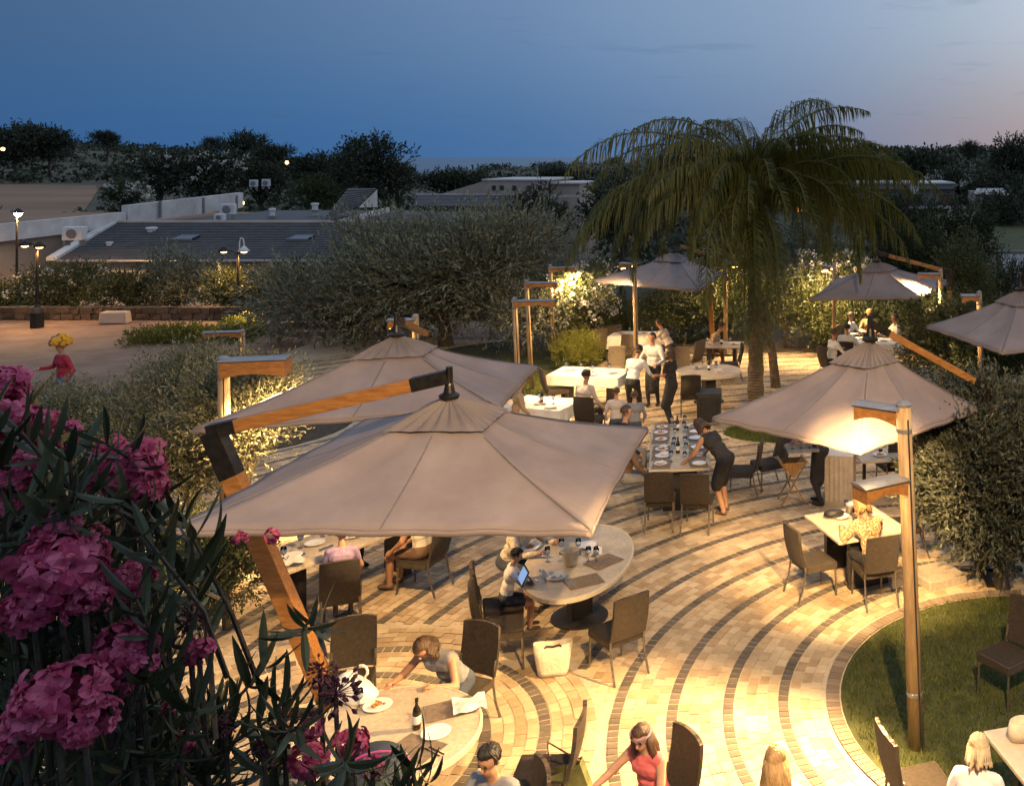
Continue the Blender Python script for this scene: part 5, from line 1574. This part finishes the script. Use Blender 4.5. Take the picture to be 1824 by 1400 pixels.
    for i in range(k + 1):
        th = math.pi * i / k
        for j in range(n):
            ph = 2 * math.pi * j / n
            v = Vector((math.sin(th) * math.cos(ph), math.sin(th) * math.sin(ph), math.cos(th)))
            face = (v.y > .30 and v.z < .45) or v.z < (-.62 if long_ else -.35)
            rad = .78 if face else 1.0
            nz = 1 + .035 * math.sin(ph * 9 + th * 4) + .03 * g.uniform(-1, 1)
            vs.append((Hc + hd * .018 - hf * .008 + hm @ Vector((v.x * .094 * rad * nz, v.y * .110 * rad * nz, v.z * .112 * rad * nz))) * s)
    hb.add(vs, [(i * n + j, i * n + (j + 1) % n, (i + 1) * n + (j + 1) % n, (i + 1) * n + j) for i in range(k) for j in range(n)])
    if near and not long_:
        for q in range(150):           # locks lying over the skull
            az, th0 = g.uniform(0, 6.28), g.uniform(.05, .9)
            pts = []
            for j in range(4):
                th = th0 + j * .26; v = Vector((math.sin(th) * math.cos(az + j * .06), math.sin(th) * math.sin(az + j * .06), math.cos(th)))
                if v.y > .30 and v.z < .5 or v.z < -.3: break
                rd = 1.02 + .03 * g.random()
                pts.append((Hc + hd * .018 - hf * .008 + hm @ Vector((v.x * .094 * rd, v.y * .110 * rd, v.z * .112 * rd))) * s)
            if len(pts) > 2: hb.tube(pts, [.007 * s] * (len(pts) - 1) + [.002 * s], 4)
    if long_:
        L = .30 if style == 'long' else .15
        for q in range(40):
            az = math.pi * (-.12 + 1.24 * q / 39) + math.pi      # from ear round the back to ear
            st = Hc + hx * (math.cos(az) * .088) + hf * (math.sin(az) * .098 - .005) + hd * .02
            e1 = st - hd * .11 + (hx * math.cos(az) + hf * math.sin(az)) * .014
            e2 = st - d * (L + g.uniform(-.05, .03)) + (hx * math.cos(az) + hf * math.sin(az)) * (.02 + g.uniform(-.015, .03))
            hb.tube([st * s, e1 * s, ((e1 + e2) / 2 + hx * g.uniform(-.01, .01)) * s, e2 * s], [.016 * s, .019 * s, .016 * s, .004 * s], 5)
    if style == 'pony':
        st = Hc - hf * .10 + hd * .03
        hb.tube([st * s, (st - hf * .05 - hd * .06) * s, (st - hf * .04 - hd * .2) * s], [.028 * s, .032 * s, .008 * s], 8)
    hb.build('hair', HAIR[hair], t, smooth=True)
    if extra: extra(t, s, Hc, hx, hf, hd, hm)
    return t
def sitter(ch, label, **k):
    dx, dy = k.pop('off', (0, 0))
    c = ch.location; rz = ch.rotation_euler[2] + R(k.pop('turn', 0))
    o = Matrix.Rotation(rz, 3, 'Z') @ Vector((dx, dy + .02, 0))
    return person(label, c.x + o.x, c.y + o.y, rz, True and k.pop('s', 1.0), sit=True, **k)
def on(x, y, deg, label, **k):
    p = P(x, y)
    return person(label, p.x, p.y, R(deg), sit=k.pop('sit', False), **k)
def chairless(x, y, deg, label, **k):
    p = P(x, y); return person(label, p.x, p.y, R(deg), sit=True, **k)
# near figures
sitter(boy_c, 'small boy in a white shirt looking at a tablet', s=.70, hair='black', top='white', bottom='jeans', sleeve='short', near=True, lean=12, lh=(-.12, .48, 1.0), rh=(.12, .48, 1.0), head=(14, 0), seat=.47, legs='shorts', off=(0, .06), feet=[(-.1, .36, .22), (.1, .36, .22)])
sitter(kid_c, 'blond child seen from behind at the left table', s=.80, hair='light', top='lilac', bottom='brown', sleeve='short', near=True, lean=14, seat=.50)
sitter(leg_c, 'diner in a sleeveless top whose head the nearest parasol hides', hair='brown', skin=1, top='cream', bottom='brown', sleeve='none', legs='shorts', near=True, lean=10)
pz = P(640, 1075)
person('diner in dark trousers at the far side of the left table', -6.75, 14.2, R(-120), sit=True, hair='brown', top='tan', bottom='black', lean=12)
def headband(t, s, Hc, hx, hf, hd, hm):
    mb = MB(); n = 26; vs = []
    for i in range(n):
        ph = 2 * math.pi * i / n
        for (rz_, zz) in ((1.06, .052), (1.09, .066), (1.05, .082)):
            tilt = .30 * math.sin(ph)
            vs.append((Hc + hd * (.012 + zz + tilt * .10 - .02) + hm @ Vector((math.cos(ph) * .092 * rz_, math.sin(ph) * .106 * rz_, 0))) * s)
    mb.add(vs, [(i * 3 + a, ((i + 1) % n) * 3 + a, ((i + 1) % n) * 3 + a + 1, i * 3 + a + 1) for i in range(n) for a in range(2)])
    mb.build('headband', CL['lilac'], t, smooth=True)
sitter(hb_c, 'girl with a lilac headband and a salmon top', s=.86, hair='brown', style='long', skin=0, top='pink', bottom='jeans', sleeve='none', near=True, lean=18, turn=24, rh=(.36, .50, .86), lh=(-.1, .42, .86), head=(12, 10), extra=headband, seat=.48)
sitter(girl_c, 'girl in a dark vest leaning over the round table', s=.93, hair='brown', style='bob', skin=1, top='grey', bottom='jeans', sleeve='none', near=True, lean=34, lateral=14, rh=(.42, .56, .80), lh=(-.05, .52, .80), head=(30, -10), turn=8, off=(0, .06))
sitter(boyf_c, 'short-haired boy cut by the bottom edge', s=.94, hair='black', skin=1, top='grey', bottom='jeans', sleeve='short', near=True, lean=14, turn=44, head=(10, 0), lh=(-.2, .45, .8), rh=(.2, .45, .8))
person('long-haired diner whose head top shows at the bottom edge', -.20, 7.50, R(8), s=.92, sit=True, hair='blond', style='long', top='cream', bottom='jeans', near=True, lean=10, seat=.48)
person('blond child at the lower right corner table', 1.36, 7.72, R(-20), s=.86, sit=True, hair='light', style='bob', top='white', bottom='jeans', near=True, lean=16, seat=.48)
sitter(wom_c, 'woman in an orange patterned blouse eating at the square table', hair='blond', style='bob', skin=1, top='pattern', bottom='black', near=True, lean=26, turn=8, rh=(.16, .48, .95), lh=(-.22, .46, .80), head=(22, 10))
person('diner in a dotted blouse reaching across the big round table', -3.85, 12.95, R(-115), sit=True, hair='brown', top='dots', bottom='jeans', near=True, lean=30, rh=(.20, .60, .80), lh=(-.22, .55, .80), head=(10, 0))
person('diner in a white shirt at the back of the big round table', -3.25, 13.85, R(195), sit=True, hair='brown', top='white', bottom='jeans', near=True, lean=24, rh=(.20, .58, .80), lh=(-.20, .55, .80))
# around the long table
on(1292, 915, 56, 'woman in a short black dress bending over the long table', hair='brown', style='bob', skin=1, top='black', bottom='black', sleeve='none', legs='bare', dress=True, near=True, lean=48, rh=(.30, .70, .78), lh=(-.25, .66, .80), head=(20, 0))
chairless(1118, 905, -68, 'diner in dark clothes seated left of the long table', hair='brown', top='brown', bottom='grey', near=True, lean=8)
chairless(1108, 858, -80, 'second diner partly behind the nearest parasol at the long table', hair='brown', top='black', bottom='grey', lean=10)
# waiters and guests in the middle distance
on(1126, 755, -18, 'waiter in a bright white shirt bending with his back to us', hair='black', skin=1, top='white', bottom='black', lean=24, rh=(.25, .5, .95), lh=(-.25, .5, .95), head=(12, 0), near=True)
on(1164, 722, 172, 'waiter in white shirt and bow tie facing us', hair='black', skin=1, top='white', bottom='black', lean=8, rh=(.2, .38, 1.05), lh=(-.2, .38, 1.05), apron=True)
on(1196, 760, 70, 'woman in a long black dress with folded arms', hair='brown', style='bob', skin=1, top='black', bottom='black', sleeve='short', legs='trousers', dress=True, lean=4, rh=(-.05, .30, 1.10), lh=(.08, .32, 1.06), near=True)
chairless(1040, 776, -28, 'balding man in a pale shirt seated with his back to us', hair='black', skin=1, top='pale', bottom='black', lean=10, near=True)
chairless(1098, 800, 14, 'child in grey low in front of the bending waiter', s=.8, hair='brown', top='pale', bottom='jeans', lean=10, seat=.5)
chairless(1130, 806, 10, 'child in pale blue low in front of the bending waiter', s=.78, hair='brown', top='grey', bottom='jeans', lean=12, seat=.5)
chairless(922, 790, -70, 'diner whose head shows at the corner of the second parasol', hair='brown', skin=1, top='tan', bottom='black', lean=8)
chairless(1192, 652, 75, 'man in a grey-white shirt leaning over the far cloth-covered table', hair='black', skin=1, top='pale', bottom='black', lean=30, rh=(.2, .55, .8), lh=(-.2, .6, .82))
chairless(1262, 655, -90, 'diner bent low at the small far table', hair='brown', skin=1, top='tan', bottom='brown', lean=36, sleeve='short')
on(1462, 898, 66, 'waiter in a dark apron standing behind the tray stand', hair='black', skin=1, top='black', bottom='black', sleeve='short', lean=14, rh=(.15, .55, 1.0), lh=(-.2, .5, 1.0), apron=True)
# far right party
for i, (c, tp, hr, lab) in enumerate(zip(far_cs, ['white', 'white', 'white', 'tan', 'cream'], ['brown', 'black', 'black', 'blond', 'brown'],
        ['diner in white nearest us at the crowded far table', 'dark-haired diner in white second nearest at the crowded far table', 'dark-haired diner at the back left of the crowded far table', 'fair diner at the back of the crowded far table', 'diner at the right of the crowded far table'])):
    sitter(c, lab, hair=hr, skin=1, top=tp, bottom='black', lean=8, rh=(.2, .4, .8), lh=(-.2, .4, .8))
for x, y, lab in [(1712, 742, 'left of two seated guests below the right-hand parasol'), (1762, 752, 'right of two seated guests below the right-hand parasol')]:
    chairless(x, y, 160, lab, hair='brown', skin=1, top='black', bottom='black', lean=6)
# costumed figure on the plaza
def wig(t, s, Hc, hx, hf, hd, hm):
    g = random.Random(4)
    mb = MB()
    for i in range(170):
        v = Vector((g.gauss(0, 1), g.gauss(0, 1), abs(g.gauss(0, 1)) * .8 - .1)).normalized()
        sel = 0 if v.x < .15 else (2 if v.x > .45 else 1)
        p = Hc + hd * .05 + hm @ Vector((v.x * .19, v.y * .17, v.z * .18))
        mb.ell(p * s, (g.uniform(.025, .045) * s,) * 3, None, 6, 4, sel)
    mb.build('wig', [CL['yellow'], CL['red'], CL['blue']], t, smooth=True)
c = Q(114, 650, 21.6)
person('figure in a rainbow wig and red costume behind the left shrubs', c.x, 21.6, R(150), s=1.06, sit=False, hair='blond', top='red', bottom='blue', lean=4, rh=(.32, .30, 1.15), lh=(-.3, .1, .9), extra=wig)

# ------------------------------------------------------------------ things on and beside the tables
rr = random.Random(21)
def one(name, label, cat, mb, mat, loc, rz=0, group=None, smooth=True):
    o = mb.build(name, mat, smooth=smooth); o.location = loc; o.rotation_euler = (0, 0, rz)
    return tag(o, label, cat, group)
PL = MB().lathe((0, 0, 0), [(.06, 0), (.075, .004), (.125, .016), (.13, .018), (.124, .020), (.075, .010), (.001, .009)], 28)
def plate(loc, label, food=False, group=None, sc=1.0):
    t = thing('plate', label, 'plate', loc, rr.uniform(0, 6), group)
    q = MB(); q.v, q.f, q.m, q.n = list(PL.v), [list(f) for f in PL.f], list(PL.m), PL.n
    q.build('dish', 'china', t, smooth=True)
    if food:
        f = MB(); g = random.Random(len(label))
        for i in range(26):
            a, r_ = g.uniform(0, 6.28), g.uniform(0, .06); f.ell((r_ * math.cos(a), r_ * math.sin(a), .017 + g.uniform(0, .012)), (.014, .014, .008), None, 6, 4)
        f.build('food', 'food', t, smooth=True)
    t.scale = (sc,) * 3
    return t
def glass(loc, label, group):
    mb = MB(); mb.lathe((0, 0, 0), [(.032, 0), (.030, .003), (.005, .006), (.004, .08), (.03, .105), (.038, .14), (.032, .185), (.030, .185), (.035, .14), (.028, .108), (.001, .095)], 14)
    return one('wine_glass', label, 'glass', mb, 'glass', loc, 0, group)
def cutlery(loc, rz, label, group):
    mb = MB(); mb.box((0, 0, .003), (.012, .19, .003)); mb.box((0, .08, .004), (.022, .05, .003)); mb.box((.035, -.01, .003), (.016, .2, .003))
    return one('cutlery', label, 'cutlery', mb, 'cutlery', loc, rz, group, False)
def mat_(loc, rz, label, group):
    mb = MB(); mb.box((0, 0, .002), (.42, .30, .004)); return one('placemat', label, 'placemat', mb, 'placemat', loc, rz, group, False)
def napkin(loc, rz, label, group=None, sc=1):
    mb = MB(); g = random.Random(int(loc[0] * 100) % 97); vs = []
    for j in range(6):
        for i in range(6):
            vs.append(((i - 2.5) * .045 * sc, (j - 2.5) * .04 * sc, .008 + g.uniform(0, .05) * sc))
    mb.add(vs, [(j * 6 + i, j * 6 + i + 1, (j + 1) * 6 + i + 1, (j + 1) * 6 + i) for j in range(5) for i in range(5)])
    return one('napkin', label, 'napkin', mb, 'linen', loc, rz, group)
def bottle(loc, label, group=None, mat='bottle'):
    t = thing('bottle', label, 'bottle', loc, 0, group)
    mb = MB(); mb.lathe((0, 0, 0), [(.034, 0), (.036, .01), (.036, .15), (.03, .18), (.014, .21), (.013, .26), (.015, .262), (.001, .27)], 16); mb.build('glass_body', mat, t, smooth=True)
    mb = MB(); mb.lathe((0, 0, .05), [(.0365, 0), (.0372, .002), (.0372, .07), (.0365, .072)], 16); mb.build('paper_label', 'linen', t, smooth=True)
    mb = MB(); mb.lathe((0, 0, .24), [(.0155, 0), (.0155, .03), (.001, .034)], 12); mb.build('cap', 'metal_dark', t)
    return t
TZ = .752
ORD = ['first', 'second', 'third', 'fourth', 'fifth', 'sixth']
def at(x, y, z=TZ): return P(x, y, z)
plate(at(672, 1258), 'plate of pasta beside the white plastic bag', True)
plate(at(776, 1306), 'empty oval plate at the near edge of the round table')
plate(at(698, 1356), 'plate with an orange leftover behind the stroller hood', True)
bottle(at(742, 1297), 'small dark bottle on the bottom round table')
mat_(at(800, 1262), .5, 'placemat in front of the leaning girl', None)
mat_(at(742, 1332), -.4, 'placemat under the empty plate', None)
napkin(at(836, 1258, TZ + .006), .4, 'crumpled white napkin near the right edge of the bottom table', None, 1.3)
cutlery(at(770, 1340, TZ + .004), 1.0, 'cutlery left of the empty plate on the bottom table', None)
glass(at(640, 1262), 'tumbler of water half hidden by the oleander buds', None)
# plastic carrier bag on the table
mb = MB(); g = random.Random(2); vs = []; n = 18
for k, (r_, z) in enumerate([(.15, 0), (.19, .04), (.18, .09), (.15, .13), (.10, .16), (.07, .17)]):
    for i in range(n):
        a = 2 * math.pi * i / n; q = r_ * (1 + g.uniform(-.2, .2)); vs.append((q * math.cos(a), q * .7 * math.sin(a), z * (1.25 - .35 * math.cos(a)) + g.uniform(-.018, .018)))
mb.add(vs, [(k * n + i, k * n + (i + 1) % n, (k + 1) * n + (i + 1) % n, (k + 1) * n + i) for k in range(5) for i in range(n)] + [list(range(5 * n, 6 * n))])
t = thing('carrier_bag', 'white plastic carrier bag on the bottom round table', 'bag', at(633, 1245)); mb.build('bag_body', 'plastic_w', t, smooth=True)
mb = MB(); mb.tube([(.02, 0, .20)] + [(.06 + .055 * math.cos(a), 0, .26 + .06 * math.sin(a)) for a in np.linspace(3.6, -1.0, 9)] + [(.09, 0, .19)], .012, 6); mb.build('handle', 'plastic_w', t)
# big round table
t = thing('ice_bucket', 'pale ice bucket on the big round table', 'bucket', at(1016, 1005)); mb = MB(); mb.lathe((0, 0, 0), [(.075, 0), (.085, .02), (.105, .17), (.112, .18), (.10, .18), (.08, .03), (.001, .025)], 24); mb.build('pail', 'tablerim', t, smooth=True)
for s_ in (-1, 1):
    mb = MB(); mb.tube([(s_ * .10, 0, .12), (s_ * .135, 0, .125), (s_ * .135, 0, .155), (s_ * .105, 0, .16)], .007, 6); mb.build('handle', 'steel', t)
mat_(at(1040, 1035), .55, 'empty placemat at the near side of the big round table', None); mat_(at(1075, 1000), .9, 'placemat at the right side of the big round table', None)
plate(at(990, 1028), 'plate with napkin left of the ice bucket'); napkin(at(990, 1026, TZ + .02), .3, 'rumpled napkin on the plate left of the ice bucket', None, .8)
plate(at(945, 975), 'plate in front of the dotted blouse', True); plate(at(1045, 972), 'plate behind the ice bucket')
napkin(at(1058, 985), .2, 'napkin right of the ice bucket', None, .9)
for i, (x, y) in enumerate([(1030, 985), (1048, 1000), (975, 1000), (1000, 985), (1062, 1000)]): glass(at(x, y), ['wine glass just right of and behind the ice bucket', 'wine glass right of the ice bucket, nearer us', 'wine glass farthest left of the ice bucket', 'wine glass left behind the ice bucket', 'rightmost wine glass on the big round table'][i], 'wine glasses on the big round table')
for i, (x, y, r_) in enumerate([(965, 1020, .5), (1012, 1038, .6), (960, 985, -.4)]): cutlery(at(x, y), r_, 'cutlery on the big round table ' + ['beside the tablet', 'next to the near placemat', 'in front of the dotted blouse'][i], 'cutlery on the big round table')
t = thing('tablet_computer', 'dark tablet with a lit screen held by the small boy', 'tablet', at(932, 1040), R(-62))
tilt = Matrix.Rotation(R(-28), 3, 'X')
MB().box((0, 0, .10), (.26, .012, .19), tilt).build('case', 'black', t, bevel=.006); MB().box(tuple(Vector((0, 0, .10)) + tilt @ Vector((0, -.0085, 0))), (.22, .002, .15), tilt).build('screen', 'screen', t)
mb = MB(); mb.box((0, .08, .05), (.2, .01, .12), Matrix.Rotation(R(35), 3, 'X')); mb.build('stand', 'black', t)
# left long table
for i, (x, y, fd) in enumerate([(560, 968, 0), (625, 955, 1), (520, 990, 0), (650, 945, 0)]): plate(at(x, y), ['plate left of the blond child', 'plate right of the blond child', 'plate at the near end of the left table', 'plate at the far end of the left table'][i], fd)
for i, (x, y) in enumerate([(505, 1000), (535, 975), (575, 955), (600, 945), (640, 950)]): glass(at(x, y), ORD[i] + ' wine glass from the near end of the left table', 'wine glasses on the left table')
for i, (x, y, r_) in enumerate([(530, 990, -.5), (580, 975, -.6), (510, 985, -.3)]): cutlery(at(x, y), r_, ['middle', 'farthest', 'nearest'][i] + ' cutlery on the left table', 'cutlery on the left table')
napkin(at(524, 1003), .2, 'crumpled napkin at the near end of the left table', None, 1.2); bottle(at(628, 948), 'bottle at the far end of the left table')
# long table settings
Rt = Matrix.Rotation(T4r, 3, 'Z')
for hi, (T_, nm) in enumerate(((T4a, 'near half'), (T4b, 'far half'))):
    for j, yy in enumerate((-.42, 0.02, .44)):
        for sx in (-1, 1):
            row = f"in the {'left' if sx < 0 else 'right'} row of the long table, {ORD[hi * 3 + j]} from our end"
            a0 = T4r + math.pi / 2 + rr.uniform(-.12, .12)
            p = T_ + Rt @ Vector((sx * (.30 + rr.uniform(-.02, .03)), yy + rr.uniform(-.03, .03), TZ))
            mat_(p, a0, 'woven placemat ' + row, 'placemats on the long table')
            plate(p + Vector((rr.uniform(-.03, .03), rr.uniform(-.03, .03), .004)), 'plate ' + row, rr.random() < .5, 'plates on the long table', rr.uniform(.8, 1.1))
            cutlery(p + Rt @ Vector((rr.uniform(-.04, .04), .17, .004)), a0 + rr.uniform(-.5, .5), 'cutlery ' + row, 'cutlery on the long table')
            glass(T_ + Rt @ Vector((sx * rr.uniform(.06, .16), yy + rr.uniform(.04, .18), TZ)), 'wine glass ' + row, 'wine glasses on the long table')
            if rr.random() < .5: napkin(p + Vector((rr.uniform(-.06, .06), rr.uniform(-.1, .1), .022)), rr.uniform(0, 3), 'napkin ' + row, 'napkins on the long table', .7)
    bottle(T_ + Rt @ Vector((rr.uniform(-.04, .04), .2, TZ)), f'wine bottle in the middle of the {nm} of the long table')
# other tables
def settings(T_, rz, w, l, n, name, zoff=.0):
    Rt = Matrix.Rotation(rz, 3, 'Z')
    for i in range(n):
        x, y = rr.uniform(-w, w) * .36, (i + .5) / n * l - l / 2
        plate(T_ + Rt @ Vector((x, y * .85, TZ + zoff)), f'{ORD[i]} plate from the right on the {name}', rr.random() < .4, f'plates on the {name}')
        glass(T_ + Rt @ Vector((x * .4 + .08, y * .85 + .1, TZ + zoff)), f'{ORD[i]} wine glass from the right on the {name}', f'wine glasses on the {name}')
    bottle(T_ + Rt @ Vector((.0, .02, TZ + zoff)), f'bottle on the {name}')
settings(T5, R(80), 1, 1.75, 4, 'big white table beside the waiters', .01); settings(T12, R(75), 1, 1.3, 3, 'bright white table at left', .01)
settings(T7, R(85), .9, 1.5, 4, 'far cloth-covered table', .01); settings(T8, R(88), .8, 1.1, 3, 'small far table'); settings(T10, R(80), .95, 1.7, 5, 'crowded far table', .01)
settings(T6, 0, .9, .9, 3, 'far round table'); settings(T13, R(10), .8, .8, 2, 'shaded table under the glowing parasol')
settings(T9, R(25), .9, .9, 3, 'square table of the patterned blouse')
one('handbag', 'black clutch bag at the far corner of the square table', 'bag', MB().ell((0, 0, .05), (.16, .08, .055), None, 12, 8), 'black', T9 + Vector((-.30, .18, TZ)), .3)
t = thing('bread_basket', 'pale basket behind the patterned blouse on the square table', 'basket', T9 + Vector((-.02, .34, TZ))); mb = MB(); mb.lathe((0, 0, 0), [(.08, 0), (.11, .12), (.12, .125), (.10, .125), (.07, .02), (.001, .015)], 20); mb.build('basket_body', 'tablerim', t); MB().box((0, 0, .13), (.2, .15, .03), Matrix.Rotation(.4, 3, 'Z')).build('cloth', 'linen', t, bevel=.01)
plate(T11 + Vector((-.22, -.10, TZ)), 'plate with food on the corner table', True)
t = thing('handbag', 'cream open handbag on the lower right table', 'bag', T11 + Vector((-.30, .30, TZ)), .4)
mb = MB(); mb.lathe((0, 0, 0), [(.12, 0), (.14, .08), (.115, .16), (.105, .16), (.12, .06), (.001, .03)], 20, sy=.6); mb.build('bag_body', 'canvas_bag', t, smooth=True)
mb = MB(); mb.tube([(-.09, 0, .15)] + [(.09 * math.cos(a), 0, .15 + .09 * math.sin(a)) for a in np.linspace(math.pi, 0, 9)], .008, 6); mb.build('handle', 'canvas_bag', t)
# cream tote bag on the ground
p = P(985, 1200)
t = thing('tote_bag', 'cream cotton tote bag standing on the setts', 'bag', (p.x, p.y, .005), .25)
mb = MB(); vs = []; n = 20
for k, (sx, sy, z) in enumerate([(.16, .085, 0), (.175, .10, .06), (.20, .095, .2), (.215, .075, .34), (.20, .06, .335), (.17, .07, .12)]):
    for i in range(n):
        a = 2 * math.pi * i / n; c_, s_ = math.cos(a), math.sin(a); q = (abs(c_) ** 4 + abs(s_) ** 4) ** -.25
        vs.append((c_ * q * sx + g.uniform(-.005, .005), s_ * q * sy + g.uniform(-.006, .006), z + (.03 * c_ * c_ if k in (3, 4) else 0)))
mb.add(vs, [(k * n + i, k * n + (i + 1) % n, (k + 1) * n + (i + 1) % n, (k + 1) * n + i) for k in range(5) for i in range(n)] + [list(range(n))[::-1]])
mb.build('bag_body', 'canvas_bag', t, smooth=True)
for s_ in (-1, 1):
    mb = MB(); mb.tube([(-.09, s_ * .07, .33), (-.07, s_ * .09, .36), (.0, s_ * .085, .345), (.07, s_ * .09, .36), (.09, s_ * .07, .33)], .010, 6); mb.build('handle', 'black', t)
# green bag hanging from the edge-on chair
c = Q(1010, 1370, 8.55)
t = thing('shoulder_bag', 'olive green shoulder bag hanging off the edge-on chair', 'bag', (c.x, 8.55, c.z - .18))
mb = MB(); mb.add([(-.15, -.05, .14), (.12, -.05, .26), (.22, -.05, 0), (-.12, -.05, -.12), (-.15, .06, .14), (.12, .06, .26), (.22, .06, 0), (-.12, .06, -.12), (0, -.09, .02), (0, .1, .02)],
    [(0, 1, 8), (1, 2, 8), (2, 3, 8), (3, 0, 8), (5, 4, 9), (6, 5, 9), (7, 6, 9), (4, 7, 9), (1, 5, 6, 2), (2, 6, 7, 3), (3, 7, 4, 0)]); mb.build('bag_body', 'green_bag', t)
mb = MB(); mb.tube([(-.15, 0, .14), (-.17, 0, .42), (.12, 0, .25)], .009, 6); mb.build('strap', 'brown_door', t)
# navy stroller
t = thing('stroller', 'navy stroller hood with pink piping beside the bottom table', 'stroller', (-3.32, 7.62, 0), R(20))
mb = MB(); vs = []; n, k = 18, 8
for i in range(k + 1):
    th = math.pi * (.02 + .80 * i / k)
    for j in range(n + 1):
        ph = math.pi * j / n
        vs.append((.25 * math.cos(ph), -.30 * math.cos(th) * math.sin(ph) ** .6 + .05, .92 + .34 * math.sin(th) * math.sin(ph) ** .6))
mb.add(vs, [(i * (n + 1) + j, i * (n + 1) + j + 1, (i + 1) * (n + 1) + j + 1, (i + 1) * (n + 1) + j) for i in range(k) for j in range(n)]); hd_ = mb.build('hood', 'navy', t, smooth=True)
mb = MB(); mb.tube([Vector(v) * 1.004 for v in vs[-(n + 1):]], .012, 6); mb.build('piping', 'pink', hd_)
mb = MB(); mb.tube([Vector(v) * 1.002 for v in vs[4 * (n + 1):5 * (n + 1)]], .009, 6); mb.build('piping', 'pink', hd_)
mb = MB(); mb.box((0, .05, .68), (.44, .5, .42), top=1.1); mb.build('carrycot', 'navy', t, bevel=.06)
for s_ in (-1, 1):
    mb = MB(); mb.tube([(s_ * .22, -.35, 1.0), (s_ * .22, 0, .6), (s_ * .22, .35, .14)], .014, 7); mb.build('frame', 'metal_dark', t)
    for yy in (-.3, .35):
        mb = MB(); mb.lathe((s_ * .25, yy, .13), [(.05, -.02), (.125, -.02), (.13, 0), (.125, .02), (.05, .02)], 18, rot=Matrix.Rotation(R(90), 3, 'Y')); mb.build('wheel', 'black', t)
# tray stand with tray
p = P(1410, 893)
t = thing('tray_stand', 'folding pale wooden tray stand with crossed legs', 'stand', (p.x, p.y, .003), R(12))
for yy in (-.18, .18):
    for s_ in (-1, 1):
        mb = MB(); mb.beam((s_ * .21, yy + s_ * .012, 0), (-s_ * .21, yy + s_ * .012, .70), .032, .022); mb.build('leg', 'wood', t)
for s_ in (-1, 1): MB().box((s_ * .21, 0, .71), (.035, .40, .03)).build('rail', 'wood', t)
mb = MB(); mb.add([(-.2, -.16, .70), (.2, -.16, .70), (0, -.16, .44), (-.2, .16, .70), (.2, .16, .70), (0, .16, .44)], [(0, 2, 1), (3, 4, 5), (0, 3, 5, 2), (1, 2, 5, 4)]); mb.build('sling', 'wood', t)
t = thing('serving_tray', 'bluish serving tray carried above the folding stand', 'tray', P(1428, 800, .98), R(10)); mb = MB(); mb.box((0, 0, 0), (.52, .36, .012)); mb.build('tray_base', 'zinc', t)
for q, (dx, dy, sx, sy) in enumerate(((0, .18, .52, .012), (0, -.18, .52, .012), (.26, 0, .012, .372), (-.26, 0, .012, .372))): MB().box((dx, dy, .02), (sx, sy, .045)).build('tray_edge', 'zinc', t)
for q in range(3): glass(P(1428, 800, .98) + Vector((-.15 + .14 * q, .02 * q, .006)), ['left', 'middle', 'right'][q] + ' glass standing on the bluish tray', 'glasses on the tray')
# pleated service table
p = P(1497, 884)
t = thing('service_table', 'service table skirted with pleated cream cloth', 'table', (p.x, p.y, .003), R(-8)); mb = MB(); vs = []; n = 120
for z in (.0, .76):
    for i in range(n):
        a = i / n * 4; s_, f = int(a), a - int(a); q = [(-1, -1), (1, -1), (1, 1), (-1, 1), (-1, -1)]
        x, y = q[s_][0] * (1 - f) + q[s_ + 1][0] * f, q[s_][1] * (1 - f) + q[s_ + 1][1] * f; w_ = 1 + .045 * math.sin(i * 2 * math.pi / 5) * (1 if z == 0 else .6)
        vs.append((x * .24 * w_, y * .28 * w_, z))
mb.add(vs, [(i, (i + 1) % n, n + (i + 1) % n, n + i) for i in range(n)]); mb.build('skirt', 'canvas_bag', t); MB().box((0, 0, .775), (.5, .58, .02)).build('top', 'linen', t, bevel=.005)
# black crate, concrete step
p = P(1263, 748)
t = thing('black_bin', 'square black bin beside the long dark dress', 'bin', (p.x, p.y, .003), R(5)); MB().box((0, 0, .3), (.52, .5, .6), top=1.04).build('bin_body', 'black', t, bevel=.02); MB().box((0, 0, .62), (.56, .54, .05)).build('lid', 'black', t, bevel=.012)
for s_ in (-1, 1): MB().box((s_ * .18, -.262, .3), (.03, .02, .5)).build('rib', 'metal_dark', t)
p = P(1655, 1035)
one('concrete_step', 'square concrete slab at the lawn edge below the olive', 'slab', MB().box((0, 0, .05), (.62, .56, .12)), 'slab', (1.86, 13.62, .0), R(28), smooth=False).modifiers.new('b', 'BEVEL').width = .008
